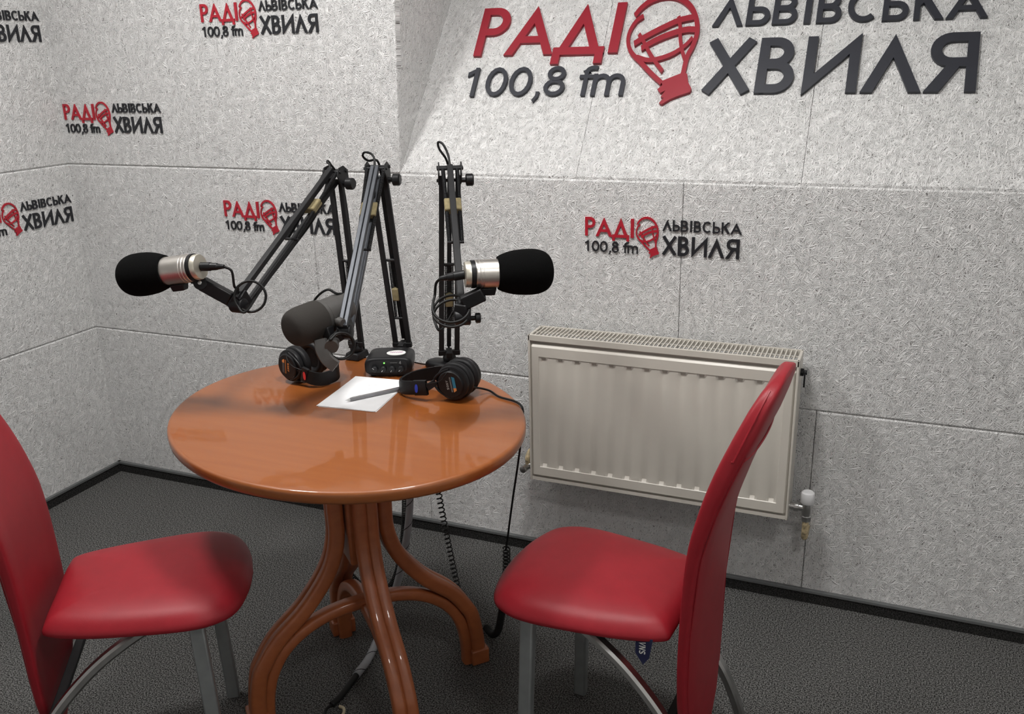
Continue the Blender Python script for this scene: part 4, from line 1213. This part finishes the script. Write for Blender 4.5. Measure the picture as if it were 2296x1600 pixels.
# other coiled leads behind the table
def coiled(label, path, r, turns, tail0, tail1, wr=0.0019):
    t = thing('coiled_lead', label, 'cable', path[-1])
    mb = MB(); mb.tube(coil(spline(path, 8), r, turns, 10), wr, 6); mb.build('coil', M_RUBBER, t, smooth=180)
    if tail0:
        mb = MB(); mb.tube(spline(tail0, 6), wr, 6); mb.build('lead_end', M_RUBBER, t, smooth=180)
    if tail1:
        mb = MB(); mb.tube(spline(tail1, 6), wr, 6); mb.build('lead_end', M_RUBBER, t, smooth=180)
    return t
coiled('stretched coiled lead hanging behind the table in front of the white wall', [(1.640, -0.450, 0.640), (1.645, -0.450, 0.500), (1.652, -0.450, 0.410), (1.664, -0.448, 0.310), (1.678, -0.440, 0.190), (1.690, -0.430, 0.080), (1.695, -0.420, 0.014)], 0.0075, 46, [(1.640, -0.45, 0.650), (1.630, -0.46, 0.700), (1.615, -0.47, 0.716)], None)
coiled('coiled lead hanging beside the grey wrapped cable and curving under the table', [(1.552, -0.455, 0.40), (1.545, -0.452, 0.32), (1.532, -0.450, 0.23), (1.512, -0.455, 0.135), (1.485, -0.465, 0.075), (1.440, -0.480, 0.050), (1.400, -0.490, 0.085), (1.370, -0.500, 0.125)], 0.0070, 90, [(1.552, -0.455, 0.41), (1.553, -0.46, 0.55), (1.552, -0.47, 0.716)], None)
# small loop of thin wire under the table top
cable('wire_loop', 'thin black wire loop dangling under the rear of the tabletop', [(1.520, -0.45, 0.718), (1.518, -0.45, 0.56), (1.506, -0.452, 0.43), (1.510, -0.454, 0.366), (1.524, -0.452, 0.362), (1.523, -0.450, 0.42), (1.515, -0.447, 0.718)], 0.0016)
# grey spiral wrapped cable
gp = [(1.575, -0.462, 0.716), (1.578, -0.462, 0.60), (1.574, -0.462, 0.42), (1.558, -0.462, 0.28), (1.528, -0.468, 0.14), (1.510, -0.490, 0.062), (1.512, -0.545, 0.024), (1.530, -0.615, 0.0135), (1.552, -0.700, 0.0125), (1.558, -0.770, 0.0125)]
gc = thing('wrapped_cable', 'grey spiral wrapped cable running from the table top to the carpet', 'cable', gp[-1])
mb = MB(); mb.tube(spline(gp, 8), 0.0105, 12); mb.build('spiral_wrap', M_CONDUIT, gc, smooth=180)
mb = MB(); mb.tube(coil(spline(gp, 8), 0.0102, 13, 14), 0.0012, 5); mb.build('wrap_seam', M_BLACKPL, gc, smooth=180)
mb = MB(); mb.tube(spline([(1.556, -0.745, 0.0125), (1.560, -0.790, 0.011), (1.563, -0.850, 0.010), (1.560, -0.885, 0.010)], 6), 0.0085, 10); mb.build('inner_cable', M_RUBBER, gc, smooth=180, label='black cable coming out of the wrap')
mb = MB(); mb.tube(spline([(1.560, -0.885, 0.010), (1.555, -0.905, 0.008), (1.570, -0.925, 0.006), (1.592, -0.915, 0.006), (1.600, -0.895, 0.006)], 6), 0.0035, 8); mb.build('thin_wire', M_RUBBER, gc, smooth=180)
mb = MB(); mb.tube(spline([(1.578, -0.880, 0.006), (1.594, -0.885, 0.007), (1.603, -0.905, 0.007), (1.598, -0.930, 0.006)], 6), 0.0038, 8); mb.build('cable_tie', M_CABLEYEL, gc, smooth=180, label='cream coloured tie')
cable('power_lead', 'thin black lead running over the rear table edge beside the amplifier', [(1.606, -0.455, 0.765), (1.620, -0.430, 0.7535), (1.640, -0.418, 0.7535), (1.662, -0.405, 0.7525), (1.668, -0.396, 0.735), (1.665, -0.395, 0.62)], 0.0018)

# paper with pen
u = V((0.148, 0.0138, 0)).normalized(); w = V((0.0265, -0.2135, 0)).normalized()
pc = V((1.4965, -0.566, TZ))
note = thing('note_paper', 'small stack of white note paper lying on the table in front of the amplifier', 'paper', pc + u * 0.074 + w * 0.107)
Rp = Matrix((u, -w, V((0, 0, 1)))).transposed()
for k, (rot, dx) in enumerate(((0.0, 0.0), (1.2, -0.0015), (-0.5, 0.001))):
    mb = MB()
    R_ = Rp @ Matrix.Rotation(radians(-rot), 3, 'Z')
    mb.box(pc + u * (0.074 + dx) + w * 0.107 + V((0, 0, 0.0005 + (2 - k) * 0.0009)), (0.148, 0.210, 0.0007), R_)
    mb.build('sheet', M_PAPER, note)
mb = MB(); rnd = random.Random(2)
for (a, b, ln) in ((0.045, 0.062, 0.036), (0.052, 0.090, 0.030), (0.085, 0.088, 0.022), (0.050, 0.112, 0.026), (0.066, 0.126, 0.02)):
    pts = []
    for i in range(12):
        pts.append(pc + u * (a + ln * i / 11) + w * (b + rnd.uniform(-0.003, 0.003) - ln * 0.35 * i / 11) + V((0, 0, 0.0029)))
    mb.tube(pts, 0.00016, 4)
mb.build('handwriting', M_INK, note)
p0, p1 = V((1.574, -0.738, TZ + 0.0075)), V((1.660, -0.622, TZ + 0.0078))
pen = thing('ballpoint_pen', 'grey ballpoint pen lying diagonally on the note paper', 'pen', (p0 + p1) / 2)
ax = (p1 - p0).normalized(); L = (p1 - p0).length
mb = MB(); mb.lathe(p0, ax, [(0.012, 0.0035), (0.014, 0.0043), (L, 0.0043), (L + 0.003, 0.003)], 8); mb.build('barrel', M_PENGREY, pen)
mb = MB(); mb.lathe(p0, ax, [(0.0, 0.0005), (0.004, 0.0012), (0.0125, 0.0034)], 10); mb.build('tip', M_CHROME, pen)
mb = MB(); mb.beam(p0 + ax * 0.016 + V((0, 0, 0.0046)), p1 + V((0, 0, 0.0046)), 0.0016, 0.0012); mb.build('clip', M_CHROME, pen)
